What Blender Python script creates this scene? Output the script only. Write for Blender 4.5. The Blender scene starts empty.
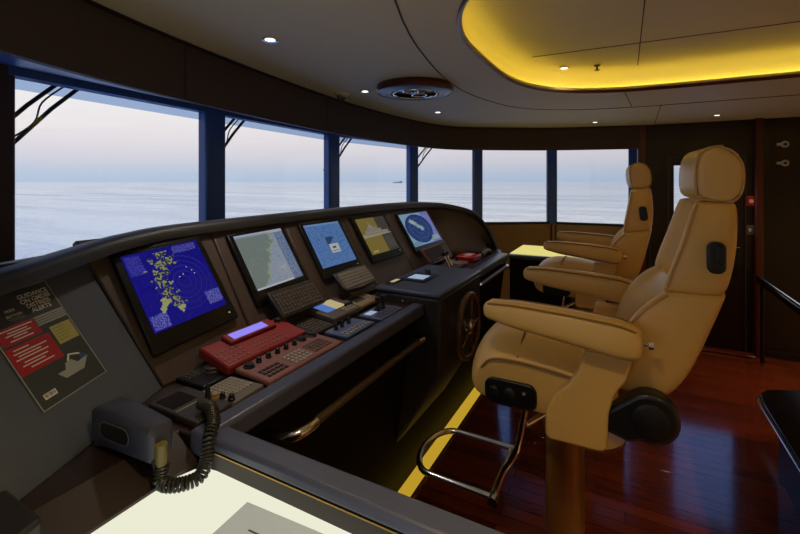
import bpy, bmesh, math, random
from mathutils import Vector, Matrix
random.seed(4)
SC = bpy.context.scene
COL = SC.collection
PI = math.pi
H = 1.65                                   # eye height above the floor

def lin(r, g, b):
    f = lambda c: (c / 255 / 12.92) if c / 255 <= .04045 else ((c / 255 + .055) / 1.055) ** 2.4
    return (f(r), f(g), f(b), 1)

# ------------------------------------------------------------------ materials
class X:                                   # a tiny arithmetic wrapper round node sockets
    def __init__(s, nt, sock): s.nt, s.s = nt, sock
    def _op(s, op, o, rev=False):
        n = s.nt.nodes.new('ShaderNodeMath'); n.operation = op
        a, b = (o, s) if rev else (s, o)
        for k, v in enumerate((a, b)):
            if isinstance(v, X): s.nt.links.new(v.s, n.inputs[k])
            elif v is not None: n.inputs[k].default_value = v
        return X(s.nt, n.outputs[0])
    def __add__(s, o): return s._op('ADD', o)
    def __sub__(s, o): return s._op('SUBTRACT', o)
    def __mul__(s, o): return s._op('MULTIPLY', o)
    def __gt__(s, o): return s._op('GREATER_THAN', o)
    def __lt__(s, o): return s._op('LESS_THAN', o)
    def abs(s): return s._op('ABSOLUTE', 0)
    def sqrt(s): return s._op('SQRT', 0)
    def frac(s): return s._op('FRACT', 0)
    def max(s, o): return s._op('MAXIMUM', o)

def new_mat(name):
    m = bpy.data.materials.new(name); m.use_nodes = True
    nt = m.node_tree; nt.nodes.clear()
    out = nt.nodes.new('ShaderNodeOutputMaterial')
    return m, nt, out

def pbr(name, col, rough=.5, metal=0, bump=0, scale=60, var=.12, coat=0, spec=.5, col2=None):
    m, nt, out = new_mat(name)
    b = nt.nodes.new('ShaderNodeBsdfPrincipled')
    b.inputs['Roughness'].default_value = rough
    b.inputs['Metallic'].default_value = metal
    b.inputs['Specular IOR Level'].default_value = spec
    b.inputs['Coat Weight'].default_value = coat
    tc = nt.nodes.new('ShaderNodeTexCoord')
    nz = nt.nodes.new('ShaderNodeTexNoise'); nz.inputs['Scale'].default_value = scale; nz.inputs['Detail'].default_value = 4
    nt.links.new(tc.outputs['Object'], nz.inputs['Vector'])
    mx = nt.nodes.new('ShaderNodeMix'); mx.data_type = 'RGBA'
    c2 = col2 or tuple(c * (1 - var) for c in col[:3]) + (1,)
    mx.inputs[6].default_value = col; mx.inputs[7].default_value = c2
    nt.links.new(nz.outputs['Fac'], mx.inputs[0]); nt.links.new(mx.outputs[2], b.inputs['Base Color'])
    if bump:
        bp = nt.nodes.new('ShaderNodeBump'); bp.inputs['Strength'].default_value = bump; bp.inputs['Distance'].default_value = .002
        nz2 = nt.nodes.new('ShaderNodeTexNoise'); nz2.inputs['Scale'].default_value = scale * 6
        nt.links.new(tc.outputs['Object'], nz2.inputs['Vector'])
        nt.links.new(nz2.outputs['Fac'], bp.inputs['Height']); nt.links.new(bp.outputs['Normal'], b.inputs['Normal'])
    nt.links.new(b.outputs[0], out.inputs[0])
    return m

def emit(name, col, s):
    m, nt, out = new_mat(name)
    e = nt.nodes.new('ShaderNodeEmission'); e.inputs[0].default_value = col; e.inputs[1].default_value = s
    nt.links.new(e.outputs[0], out.inputs[0]); return m

def wood(name, c1, c2, rough=.3, axis='X', scale=6, coat=0):
    m, nt, out = new_mat(name)
    b = nt.nodes.new('ShaderNodeBsdfPrincipled'); b.inputs['Roughness'].default_value = rough; b.inputs['Coat Weight'].default_value = coat
    tc = nt.nodes.new('ShaderNodeTexCoord'); mp = nt.nodes.new('ShaderNodeMapping')
    mp.inputs['Scale'].default_value = {'X': (.15, 1, 1), 'Y': (1, .15, 1), 'Z': (1, 1, .15)}[axis]
    nz = nt.nodes.new('ShaderNodeTexNoise'); nz.inputs['Scale'].default_value = scale * 4; nz.inputs['Detail'].default_value = 6; nz.inputs['Distortion'].default_value = .6
    nt.links.new(tc.outputs['Object'], mp.inputs[0]); nt.links.new(mp.outputs[0], nz.inputs['Vector'])
    mx = nt.nodes.new('ShaderNodeMix'); mx.data_type = 'RGBA'; mx.inputs[6].default_value = c1; mx.inputs[7].default_value = c2
    nt.links.new(nz.outputs['Fac'], mx.inputs[0]); nt.links.new(mx.outputs[2], b.inputs['Base Color'])
    nt.links.new(b.outputs[0], out.inputs[0]); return m

def floor_mat():
    m, nt, out = new_mat('varnished_planks')
    b = nt.nodes.new('ShaderNodeBsdfPrincipled'); b.inputs['Roughness'].default_value = .14; b.inputs['Coat Weight'].default_value = .8; b.inputs['Coat Roughness'].default_value = .09
    tc = nt.nodes.new('ShaderNodeTexCoord')
    br = nt.nodes.new('ShaderNodeTexBrick')
    br.inputs['Scale'].default_value = 1; br.inputs['Brick Width'].default_value = 1.1; br.inputs['Row Height'].default_value = .075
    br.inputs['Mortar Size'].default_value = .002; br.inputs['Bias'].default_value = 0
    br.inputs['Color1'].default_value = lin(146, 60, 27); br.inputs['Color2'].default_value = lin(108, 41, 19); br.inputs['Mortar'].default_value = lin(18, 7, 4)
    nt.links.new(tc.outputs['Object'], br.inputs['Vector'])
    mp = nt.nodes.new('ShaderNodeMapping'); mp.inputs['Scale'].default_value = (2, 30, 1)
    nz = nt.nodes.new('ShaderNodeTexNoise'); nz.inputs['Scale'].default_value = 3; nz.inputs['Detail'].default_value = 6
    nt.links.new(tc.outputs['Object'], mp.inputs[0]); nt.links.new(mp.outputs[0], nz.inputs['Vector'])
    mx = nt.nodes.new('ShaderNodeMix'); mx.data_type = 'RGBA'; mx.blend_type = 'MULTIPLY'; mx.inputs[0].default_value = .55
    nt.links.new(br.outputs['Color'], mx.inputs[6]); nt.links.new(nz.outputs['Fac'], mx.inputs[7])
    nt.links.new(mx.outputs[2], b.inputs['Base Color'])
    bp = nt.nodes.new('ShaderNodeBump'); bp.inputs['Strength'].default_value = .25; bp.inputs['Distance'].default_value = .001
    nt.links.new(br.outputs['Fac'], bp.inputs['Height']); bp.invert = True
    nt.links.new(bp.outputs['Normal'], b.inputs['Normal']); nt.links.new(bp.outputs['Normal'], b.inputs['Coat Normal'])
    nt.links.new(b.outputs[0], out.inputs[0]); return m

def glass_mat(name, tint=(1, 1, 1, 1), refl=.06):
    m, nt, out = new_mat(name)
    t = nt.nodes.new('ShaderNodeBsdfTransparent'); t.inputs[0].default_value = tint
    g = nt.nodes.new('ShaderNodeBsdfGlossy'); g.inputs['Roughness'].default_value = .01
    lw = nt.nodes.new('ShaderNodeLayerWeight'); lw.inputs[0].default_value = .5
    f4 = X(nt, lw.outputs[1]); f4 = f4 * f4; f4 = f4 * f4; fr = f4 * .25 + .02
    mx = nt.nodes.new('ShaderNodeMixShader')
    nt.links.new(fr.s, mx.inputs[0]); nt.links.new(t.outputs[0], mx.inputs[1]); nt.links.new(g.outputs[0], mx.inputs[2])
    nt.links.new(mx.outputs[0], out.inputs[0]); return m

def sea_mat():
    m, nt, out = new_mat('sea_water')
    g = nt.nodes.new('ShaderNodeBsdfGlossy'); g.inputs[0].default_value = (.94, .985, 1, 1); g.inputs['Roughness'].default_value = .12
    df = nt.nodes.new('ShaderNodeBsdfDiffuse'); df.inputs[0].default_value = lin(96, 136, 178)
    b = nt.nodes.new('ShaderNodeMixShader'); b.inputs[0].default_value = .14
    nt.links.new(g.outputs[0], b.inputs[1]); nt.links.new(df.outputs[0], b.inputs[2])
    tc = nt.nodes.new('ShaderNodeTexCoord'); mp = nt.nodes.new('ShaderNodeMapping'); mp.inputs['Scale'].default_value = (.16, .05, .1)
    mp.inputs['Rotation'].default_value = (0, 0, math.radians(62))
    nz = nt.nodes.new('ShaderNodeTexNoise'); nz.inputs['Scale'].default_value = 1; nz.inputs['Detail'].default_value = 8; nz.inputs['Roughness'].default_value = .6
    mp2 = nt.nodes.new('ShaderNodeMapping'); mp2.inputs['Scale'].default_value = (.004, .03, 1); mp2.inputs['Rotation'].default_value = (0, 0, math.radians(28))
    nz2 = nt.nodes.new('ShaderNodeTexNoise'); nz2.inputs['Scale'].default_value = 1; nz2.inputs['Detail'].default_value = 9; nz2.inputs['Roughness'].default_value = .68
    nt.links.new(tc.outputs['Object'], mp2.inputs[0]); nt.links.new(mp2.outputs[0], nz2.inputs['Vector'])
    fac = (X(nt, nz2.outputs['Fac']) - .46).max(0) * 1.5; nt.links.new(fac.s, b.inputs[0])     # wind-ruffled streaks
    bp = nt.nodes.new('ShaderNodeBump'); bp.inputs['Strength'].default_value = .7; bp.inputs['Distance'].default_value = 1.0
    nt.links.new(tc.outputs['Object'], mp.inputs[0]); nt.links.new(mp.outputs[0], nz.inputs['Vector'])
    nt.links.new(nz.outputs['Fac'], bp.inputs['Height']); nt.links.new(bp.outputs['Normal'], g.inputs['Normal'])
    nt.links.new(b.outputs[0], out.inputs[0]); return m

def screen_mat(name, builder, strength=1.0):
    """emissive display picture drawn from the display's own 0..1 coordinates"""
    m, nt, out = new_mat(name)
    tc = nt.nodes.new('ShaderNodeTexCoord'); sp = nt.nodes.new('ShaderNodeSeparateXYZ')
    nt.links.new(tc.outputs['Generated'], sp.inputs[0])
    u, v = X(nt, sp.outputs[0]), X(nt, sp.outputs[1])
    state = {'c': None}
    def noise(scale, detail=3, seed=0):
        n = nt.nodes.new('ShaderNodeTexNoise'); n.inputs['Scale'].default_value = scale; n.inputs['Detail'].default_value = detail
        mp = nt.nodes.new('ShaderNodeMapping'); mp.inputs['Location'].default_value = (seed, seed * 2.3, 0)
        nt.links.new(tc.outputs['Generated'], mp.inputs[0]); nt.links.new(mp.outputs[0], n.inputs['Vector'])
        return X(nt, n.outputs['Fac'])
    def base(c):
        n = nt.nodes.new('ShaderNodeRGB'); n.outputs[0].default_value = c; state['c'] = n.outputs[0]
    def put(mask, c, amt=1):
        mx = nt.nodes.new('ShaderNodeMix'); mx.data_type = 'RGBA'
        mk = mask * amt
        nt.links.new(mk.s, mx.inputs[0]); nt.links.new(state['c'], mx.inputs[6]); mx.inputs[7].default_value = c
        state['c'] = mx.outputs[2]
    def rect(a, b, c, d): return (u > a) * (u < b) * (v > c) * (v < d)
    def dist(cx, cy, sx=1, sy=1):
        a, b = (u - cx) * sx, (v - cy) * sy
        return (a * a + b * b).sqrt()
    builder(base, put, rect, dist, noise, u, v)
    e = nt.nodes.new('ShaderNodeEmission'); e.inputs[1].default_value = strength
    nt.links.new(state['c'], e.inputs[0])
    gl = nt.nodes.new('ShaderNodeBsdfGlossy'); gl.inputs['Roughness'].default_value = .08; gl.inputs[0].default_value = (.04, .04, .04, 1)
    ad = nt.nodes.new('ShaderNodeAddShader'); nt.links.new(e.outputs[0], ad.inputs[0]); nt.links.new(gl.outputs[0], ad.inputs[1])
    nt.links.new(ad.outputs[0], out.inputs[0]); return m

M = {}
M['leather'] = pbr('tan_leather', lin(230, 186, 106), .38, bump=.25, scale=9, var=.10)
M['piping'] = pbr('leather_piping', lin(208, 164, 96), .5)
M['stitch'] = pbr('dark_stitching', lin(150, 112, 62), .7)
M['plastic'] = pbr('black_plastic', lin(24, 24, 27), .35)
M['rubber'] = pbr('black_rubber', lin(16, 16, 16), .5)
M['boot'] = pbr('olive_cord_boot', lin(120, 106, 52), .4)
M['handset'] = pbr('handset_slate_plastic', lin(62, 64, 78), .42)
M['brass'] = pbr('brushed_brass', lin(190, 150, 80), .3, .9)
M['cord'] = pbr('cord_rubber', lin(40, 38, 28), .45)
M['chrome'] = pbr('polished_chrome', lin(238, 235, 228), .2, 1)
M['satin'] = pbr('satin_steel', lin(225, 225, 220), .5, .6)
M['console'] = pbr('console_leather', lin(48, 43, 42), .5, bump=.3, scale=30)
M['wing'] = pbr('console_grey_leather', lin(82, 87, 98), .5, bump=.2, scale=30)
M['panel'] = pbr('console_panel_brown', lin(84, 69, 62), .42, bump=.2, scale=30)
M['hood'] = pbr('hood_black_leather', lin(40, 37, 37), .5, bump=.3, scale=30)
M['rail'] = pbr('padded_edge_leather', lin(78, 82, 106), .36, bump=.2, scale=30)  # dark leather, its blue-grey sky reflection put into the colour
M['desk'] = pbr('desk_dark_veneer', lin(44, 28, 21), .4)
M['fascia'] = pbr('fascia_dark_wood', lin(15, 8, 6), .6, spec=.2)
M['mahog'] = wood('mahogany_dark', lin(34, 12, 9), lin(19, 7, 6), .3, 'Z')
M['mahog_red'] = wood('mahogany_red', lin(96, 28, 14), lin(60, 16, 10), .28, 'Z')
M['wheel'] = wood('wheel_wood', lin(104, 68, 38), lin(70, 44, 26), .35, 'Z')
M['pedestal'] = pbr('bronze_pedestal', lin(160, 118, 66), .35, .5)
M['grabtube'] = pbr('brown_leather_tube', lin(82, 62, 46), .45)
M['ceil'] = pbr('cream_ceiling_panel', lin(228, 218, 176), .55, var=.04, scale=3)
M['seam'] = pbr('ceiling_groove', lin(70, 66, 50), .7)
M['header'] = pbr('header_brown_leather', lin(66, 50, 42), .6, bump=.2, scale=30)
M['post'] = pbr('window_post_blue', lin(62, 100, 160), .35)  # blue reflected sky light is put into the base colour
M['sill'] = pbr('window_sill_dark', lin(38, 32, 28), .5)
M['beige'] = pbr('padded_wall_tan', lin(166, 126, 64), .6, bump=.2, scale=20)
M['floor'] = floor_mat()
M['glass'] = glass_mat('window_glass')
M['tint'] = glass_mat('tinted_glass_band', lin(205, 220, 240))
M['sea'] = sea_mat()
M['bezel'] = pbr('monitor_black', lin(14, 13, 14), .3)
M['grey'] = pbr('grey_plastic', lin(112, 104, 98), .5)
M['darkgrey'] = pbr('dark_grey_plastic', lin(58, 52, 50), .5)
M['key'] = pbr('pale_keys', lin(165, 158, 148), .5)
M['keydark'] = pbr('dark_keys', lin(34, 30, 30), .5)
M['keygrey'] = pbr('grey_keys', lin(96, 84, 76), .5)
M['red'] = pbr('red_plastic', lin(150, 42, 40), .45)
M['redgrey'] = pbr('mauve_plastic', lin(140, 92, 88), .5)
M['beigep'] = pbr('beige_plastic', lin(164, 138, 98), .5)
M['bluep'] = pbr('blue_grey_plastic', lin(88, 100, 140), .45)
M['white'] = pbr('white_plastic', lin(210, 210, 208), .4)
M['redlamp'] = pbr('signal_red', lin(200, 20, 22), .35)
M['posterbg'] = pbr('poster_slate', lin(62, 66, 62), .4)
M['pwhite'] = pbr('print_white', lin(235, 233, 222), .5)
M['pred'] = pbr('print_red', lin(178, 22, 24), .5)
M['pyellow'] = pbr('print_yellow', lin(190, 180, 96), .5)
M['pgrey'] = pbr('print_grey', lin(165, 168, 160), .5)
M['pblue'] = pbr('print_blue', lin(52, 84, 150), .5)
M['pdark'] = pbr('print_dark', lin(64, 62, 58), .5)
m_, nt_, out_ = new_mat('grey_paper')                                   # thin sheet, the lit table shows through it
df_ = nt_.nodes.new('ShaderNodeBsdfDiffuse'); df_.inputs[0].default_value = lin(172, 174, 172)
tr_ = nt_.nodes.new('ShaderNodeBsdfTranslucent'); tr_.inputs[0].default_value = lin(230, 232, 236)
ms_ = nt_.nodes.new('ShaderNodeMixShader'); ms_.inputs[0].default_value = .72
nt_.links.new(df_.outputs[0], ms_.inputs[1]); nt_.links.new(tr_.outputs[0], ms_.inputs[2]); nt_.links.new(ms_.outputs[0], out_.inputs[0]); M['paper'] = m_
M['lightpanel'] = emit('backlit_white_acrylic', lin(238, 238, 214), .9)
M['lightpanel_y'] = emit('backlit_yellow_acrylic', lin(240, 228, 136), .8)
M['floorled'] = emit('yellow_floor_light', lin(255, 205, 60), .46)
M['cove'] = emit('cove_light_strip', lin(255, 228, 95), 9.5)
M['lamp'] = emit('downlight_glow', lin(255, 240, 215), 4)
M['lcd'] = emit('lcd_violet', lin(140, 130, 235), 1.0)
M['lcdw'] = emit('lcd_pale', lin(170, 190, 215), .7)
M['lcdy'] = emit('lcd_cream', lin(220, 200, 150), .6)
M['lcdb'] = emit('lcd_blue', lin(90, 130, 210), .7)
M['led'] = emit('green_led', lin(150, 220, 160), .6)
M['ship'] = pbr('hazy_ship_paint', lin(196, 202, 216), .7)  # distance haze is mixed into the hull colour
M['table'] = pbr('black_lacquer', lin(18, 9, 8), .2)

# ------------------------------------------------------------------ mesh helpers
def box(bm, c, s, rot=None):
    m = Matrix.Translation(Vector(c)) @ (rot.to_4x4() if rot else Matrix.Identity(4)) @ Matrix.Diagonal((s[0], s[1], s[2], 1))
    bmesh.ops.create_cube(bm, size=1, matrix=m)
def span(bm, x0, x1, y0, y1, z0, z1): box(bm, ((x0+x1)/2, (y0+y1)/2, (z0+z1)/2), (abs(x1-x0), abs(y1-y0), abs(z1-z0)))
def rings(bm, rs, cap=True, closed=True):
    vs = [[bm.verts.new(p) for p in r] for r in rs]
    n = len(rs[0])
    for a, b in zip(vs, vs[1:]):
        for i in range(n if closed else n - 1):
            j = (i + 1) % n
            bm.faces.new((a[i], a[j], b[j], b[i]))
    if cap and closed:
        bm.faces.new(vs[0][::-1]); bm.faces.new(vs[-1])
    return vs
def tube(bm, pts, r, n=10, cap=True):
    pts = [Vector(p) for p in pts]; rs = []
    t0 = (pts[1] - pts[0]).normalized()
    up = Vector((0, 0, 1)) if abs(t0.z) < .9 else Vector((1, 0, 0))
    nrm = (up - t0 * up.dot(t0)).normalized()
    for i, p in enumerate(pts):
        t = ((pts[min(i+1, len(pts)-1)]) - pts[max(i-1, 0)]).normalized()
        nrm = (nrm - t * nrm.dot(t)).normalized(); b = t.cross(nrm)
        rr = r[i] if isinstance(r, (list, tuple)) else r
        rs.append([p + (nrm * math.cos(2*PI*k/n) + b * math.sin(2*PI*k/n)) * rr for k in range(n)])
    rings(bm, rs, cap)
def loop_tube(bm, pts, r, n=8):
    pts = [Vector(p) for p in pts]; N = len(pts); vs = []
    for i, p in enumerate(pts):
        t = (pts[(i+1) % N] - pts[i-1]).normalized()
        up = Vector((0, 0, 1)) if abs(t.z) < .9 else Vector((0, 1, 0))
        a = (up - t * up.dot(t)).normalized(); b = t.cross(a)
        vs.append([bm.verts.new(p + (a * math.cos(2*PI*k/n) + b * math.sin(2*PI*k/n)) * r) for k in range(n)])
    for i in range(N):
        for k in range(n):
            a, b = vs[i], vs[(i+1) % N]
            bm.faces.new((a[k], a[(k+1) % n], b[(k+1) % n], b[k]))
def lathe(bm, prof, n=24, mat=None):
    rs = [[Vector((r * math.cos(2*PI*k/n), r * math.sin(2*PI*k/n), z)) for k in range(n)] for r, z in prof]
    if mat: rs = [[mat @ p for p in r] for r in rs]
    rings(bm, rs)
def prism(bm, poly, d0, d1, axis='z'):
    f = {'z': lambda p, d: (p[0], p[1], d), 'y': lambda p, d: (p[0], d, p[1]), 'x': lambda p, d: (d, p[0], p[1])}[axis]
    rings(bm, [[Vector(f(p, d0)) for p in poly], [Vector(f(p, d1)) for p in poly]])
def smooth_path(pts, k=6, closed=False):
    pts = [Vector(p) for p in pts]; out = []; n = len(pts)
    for i in range(n if closed else n - 1):
        g = (lambda j: pts[j % n]) if closed else (lambda j: pts[max(0, min(n-1, j))])
        a, b, c, d = g(i-1), g(i), g(i+1), g(i+2)
        for q in range(k):
            t = q / k
            out.append(.5 * ((2*b) + (c-a)*t + (2*a-5*b+4*c-d)*t*t + (3*b-a-3*c+d)*t**3))
    if not closed: out.append(pts[-1])
    return out
def rrect(w, h, r, n=5, cx=0, cy=0):
    P = []
    for sx, sy, a0 in ((1, 1, 0), (-1, 1, 90), (-1, -1, 180), (1, -1, 270)):
        for k in range(n + 1):
            a = math.radians(a0 + 90 * k / n)
            P.append((cx + sx * (w/2 - r) + r * math.cos(a), cy + sy * (h/2 - r) + r * math.sin(a)))
    return P

BASE = {}
def obj(name, bm, mat, parent=None, world=False, bevel=0, seg=2, subsurf=0, sharp=38, kind=None, label=None):
    if world and parent is not None:
        b = BASE.get(parent.name, Vector((0, 0, 0))); BASE[name + '?'] = b
        bmesh.ops.translate(bm, verts=bm.verts, vec=-b)
    bmesh.ops.recalc_face_normals(bm, faces=bm.faces)
    me = bpy.data.meshes.new(name); bm.to_mesh(me); bm.free()
    me.polygons.foreach_set('use_smooth', [True] * len(me.polygons))
    if not subsurf: me.set_sharp_from_angle(angle=math.radians(sharp))
    me.materials.append(M[mat] if isinstance(mat, str) else mat)
    o = bpy.data.objects.new(name, me); COL.objects.link(o)
    if parent is not None:
        o.parent = parent; BASE[o.name] = BASE.get(parent.name, Vector((0, 0, 0)))
    if bevel:
        md = o.modifiers.new('bev', 'BEVEL'); md.width = bevel; md.segments = seg; md.limit_method = 'ANGLE'; md.angle_limit = math.radians(35); md.harden_normals = False
    if subsurf:
        md = o.modifiers.new('sub', 'SUBSURF'); md.levels = subsurf; md.render_levels = subsurf
    if kind: o['kind'] = kind
    if label: o['label'] = label
    return o
def tag(o, label, cat, group=None):
    o['label'] = label; o['category'] = cat
    if group: o['group'] = group
    return o
def thing(name, label, cat, loc=(0, 0, 0), rot=None, group=None):
    o = bpy.data.objects.new(name, None); COL.objects.link(o); o.empty_display_size = .1
    mt = Matrix.Translation(Vector(loc))
    if rot is not None: mt = mt @ rot.to_4x4()
    o.matrix_world = mt; BASE[o.name] = Vector(loc)
    return tag(o, label, cat, group)
def shell(name, loc=(0, 0, 0)):
    o = bpy.data.objects.new(name, None); COL.objects.link(o); o.location = loc; BASE[o.name] = Vector(loc); o['kind'] = 'structure'; return o
def copy_tree(o, parent=None):
    c = o.copy(); COL.objects.link(c)
    if parent is not None: c.parent = parent
    for ch in list(o.children): copy_tree(ch, c)
    return c
def B(): return bmesh.new()
def text_bm(body, size, align='CENTER', extrude=.0002, spacing=1.0, weight=0):
    cu = bpy.data.curves.new('t', 'FONT'); cu.body = body; cu.size = size; cu.align_x = align; cu.align_y = 'CENTER'; cu.extrude = extrude; cu.space_line = spacing; cu.offset = weight
    o = bpy.data.objects.new('t', cu); COL.objects.link(o)
    dg = bpy.context.evaluated_depsgraph_get(); me = bpy.data.meshes.new_from_object(o.evaluated_get(dg))
    bm = B(); bm.from_mesh(me); bpy.data.objects.remove(o); bpy.data.meshes.remove(me); bpy.data.curves.remove(cu)
    return bm

# frames: desk devices look aft (+x): local X = port (+y), local Y = forward (-x), Z up
DESK = Matrix(((0, -1, 0), (1, 0, 0), (0, 0, 1)))
A58 = math.radians(58)
UP = Vector((-math.cos(A58), 0, math.sin(A58)))
PANEL = Matrix(((0, UP.x, UP.z), (1, 0, 0), (0, UP.z, -UP.x)))    # columns: +y, up-slope, normal
PB = Vector((-1.24, 0, 1.05))
def on_panel(y, s, n=0): return PB + Vector((0, y, 0)) + UP * s + Vector((UP.z, 0, -UP.x)) * n

# ------------------------------------------------------------------ camera
T = math.atan2(225, 425)
cam = bpy.data.cameras.new('camera'); co = bpy.data.objects.new('camera', cam); COL.objects.link(co)
co.location = (0, 0, H); co.rotation_euler = (PI/2, 0, T)
cam.sensor_width = 36; cam.lens = 36 * 425 / 800; cam.shift_y = -85 / 800; cam.clip_start = .02; cam.clip_end = 60000
SC.camera = co

# ------------------------------------------------------------------ setting: sea and sky
bm = B(); span(bm, -30000, 30000, -30000, 30000, -8.2, -8)
o = obj('sea', bm, 'sea', kind='structure')
W = bpy.data.worlds.new('dusk_sky'); SC.world = W; W.use_nodes = True
nt = W.node_tree; nt.nodes.clear()
tc = nt.nodes.new('ShaderNodeTexCoord'); sp = nt.nodes.new('ShaderNodeSeparateXYZ'); nt.links.new(tc.outputs['Generated'], sp.inputs[0])
rp = nt.nodes.new('ShaderNodeValToRGB'); cr = rp.color_ramp
stops = [(0, lin(172, 190, 214)), (.02, lin(182, 195, 214)), (.05, lin(206, 205, 216)), (.085, lin(220, 216, 221)), (.13, lin(230, 226, 227)), (.2, lin(230, 230, 232)), (.3, lin(196, 212, 240)), (.42, lin(110, 152, 228)), (1, lin(60, 105, 205))]
while len(cr.elements) < len(stops): cr.elements.new(.5)
for e, (p, c) in zip(cr.elements, stops): e.position = p; e.color = c
bg = nt.nodes.new('ShaderNodeBackground'); bg.inputs[1].default_value = 1.0
wo = nt.nodes.new('ShaderNodeOutputWorld')
nt.links.new(sp.outputs[2], rp.inputs[0]); nt.links.new(rp.outputs[0], bg.inputs[0])
az = X(nt, sp.outputs[0]) * -.15 + .89; nt.links.new(az.s, bg.inputs[1])      # a touch brighter ahead of the bow
nt.links.new(bg.outputs[0], wo.inputs[0])

# distant vessel on the horizon
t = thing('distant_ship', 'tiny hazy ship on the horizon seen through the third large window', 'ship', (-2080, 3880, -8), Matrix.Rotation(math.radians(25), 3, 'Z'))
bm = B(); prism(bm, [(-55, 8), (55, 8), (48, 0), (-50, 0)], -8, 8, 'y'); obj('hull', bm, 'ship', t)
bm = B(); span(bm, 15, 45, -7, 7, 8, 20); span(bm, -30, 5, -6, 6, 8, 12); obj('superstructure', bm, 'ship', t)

# ------------------------------------------------------------------ setting: room shell
V = [(.1, -.95), (-.8, -.90), (-1.62, -.33), (-2.10, .68), (-2.2, 1.735), (-2.3, 3.05), (-2.12, 4.30), (-1.63, 5.14), (-.82, 5.66), (.1, 5.72)]
IN = [(.1, -.55), (-.6, -.40), (-1.15, .02), (-1.535, .68), (-1.757, 1.75), (-1.855, 3.0), (-1.71, 4.18), (-1.25, 4.62), (-.63, 4.96), (.14, 5.14)]
bm = B(); span(bm, -2.6, 3.2, -1.2, 6, -.06, 0); obj('floor', bm, 'floor', kind='structure')
bm = B(); span(bm, 3.1, 3.2, -1.1, 5.3, 0, 2.5); obj('wall_aft', bm, 'ceil', kind='structure')  # unseen wall, coloured cream to bounce lamp light forward
bm = B(); span(bm, .1, 3.1, -1.05, -.95, 0, 2.5); obj('wall_starboard', bm, 'ceil', kind='structure')  # unseen wall, made pale for extra bounced light

# window band, bay by bay
ZS, ZT = 1.14, 2.06
def strip_wall(name, idx, mat, z0, z1, off, th):
    bm = B()
    for i in idx:
        a, b = Vector(V[i]), Vector(V[i+1]); d = (b - a).normalized(); n = Vector((d.y, -d.x))  # n points inboard
        if n.dot(Vector((-.3, 2.4)) - a) < 0: n = -n
        p, q = a + n * off, b + n * off
        rings(bm, [[(p.x, p.y, z0), (q.x, q.y, z0), (q.x, q.y, z1), (p.x, p.y, z1)], [(p.x - n.x*th, p.y - n.y*th, z0), (q.x - n.x*th, q.y - n.y*th, z0), (q.x - n.x*th, q.y - n.y*th, z1), (p.x - n.x*th, p.y - n.y*th, z1)]])
    return obj(name, bm, mat, kind='structure')
strip_wall('wall_front', range(2, 7), 'header', 0, ZS - .02, .05, .1)
strip_wall('wall_port', range(7, 9), 'beige', 0, ZS - .02, .05, .1)
strip_wall('wall_starboard_forward', range(0, 2), 'beige', 0, ZS - .02, .05, .1)
bm = B()
for i in (7, 8):
    a, b = Vector(V[i]), Vector(V[i+1]); d = (b-a).normalized(); n = Vector((d.y, -d.x))
    p = a + d * (.93 if i == 7 else .05) + n * .056
    box(bm, (p.x, p.y, .57), (.012, .012, 1.1), Matrix.Rotation(math.atan2(d.y, d.x), 3, 'Z'))
obj('trim_20', bm, 'sill', kind='structure')
for i in range(len(V) - 1):
    a, b = Vector(V[i]), Vector(V[i+1]); d = (b-a).normalized(); L = (b-a).length; ang = math.atan2(d.y, d.x)
    w = shell('window_%d' % (i + 1), (a.x, a.y, 0)); w.rotation_euler = (0, 0, ang)
    bm = B(); fw = .012
    span(bm, .05, L-.05, -.03, .03, ZS - .02, ZS + .008); span(bm, .05, .05+fw, -.02, .02, ZS, ZT); span(bm, L-.05-fw, L-.05, -.02, .02, ZS, ZT)
    obj('frame', bm, 'sill', w)
    bm = B(); span(bm, .05, L-.05, -.03, .03, ZT, ZT + .045); obj('head', bm, 'post', w)
    bm = B(); span(bm, .05, L-.05, -.004, .004, ZS, ZT); obj('pane', bm, 'glass', w)
    if 2 <= i <= 5:
        bm = B(); span(bm, .06, L-.06, .008, .010, ZT - .045, ZT); obj('tint_band', bm, 'tint', w)
for i, v in enumerate(V):
    a = Vector(V[max(i-1, 0)]); b = Vector(V[min(i+1, len(V)-1)]); d = (b-a).normalized()
    w = {3: .15, 4: .15, 5: .15, 6: .135, 7: .115, 8: .105}.get(i, .13)
    bm = B(); box(bm, (v[0], v[1], (ZS+ZT)/2 + .02), (w, .075, ZT - ZS + .12), Matrix.Rotation(math.atan2(d.y, d.x), 3, 'Z'))
    obj('trim_%d' % (i + 1), bm, 'header' if i == 3 else 'post', bevel=.015, seg=3, kind='structure')

# header soffit over the windows
K = 8
inn = smooth_path([(x, y, 0) for x, y in IN], K)
out = []
for i in range(len(V) - 1):
    for q in range(K): out.append(Vector(V[i]).lerp(Vector(V[i+1]), q / K))
out.append(Vector(V[-1]))
rs = []; us = []
ctr = Vector((.2, 2.4))
for p, q in zip(inn, out):
    q2 = q + (q - ctr).normalized() * .14
    p2 = p + (Vector((q.x, q.y, 0)) - p).normalized() * .03
    rs.append([(p.x, p.y, 2.32), (p.x, p.y, 2.0), (p2.x, p2.y, 2.0), (p2.x, p2.y, 2.32)]); us.append([(p2.x, p2.y, 2.003), (q.x, q.y, ZT + .04), (q2.x, q2.y, ZT + .04), (q2.x, q2.y, 2.5), (p2.x, p2.y, 2.5)])
bm = B(); rings(bm, rs); obj('trim_11', bm, 'header', kind='structure', sharp=30)
bm = B(); rings(bm, us); obj('trim_21', bm, 'post', kind='structure', sharp=30)  # soffit underside, blue sky light carried by its colour
bm = B()
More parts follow.
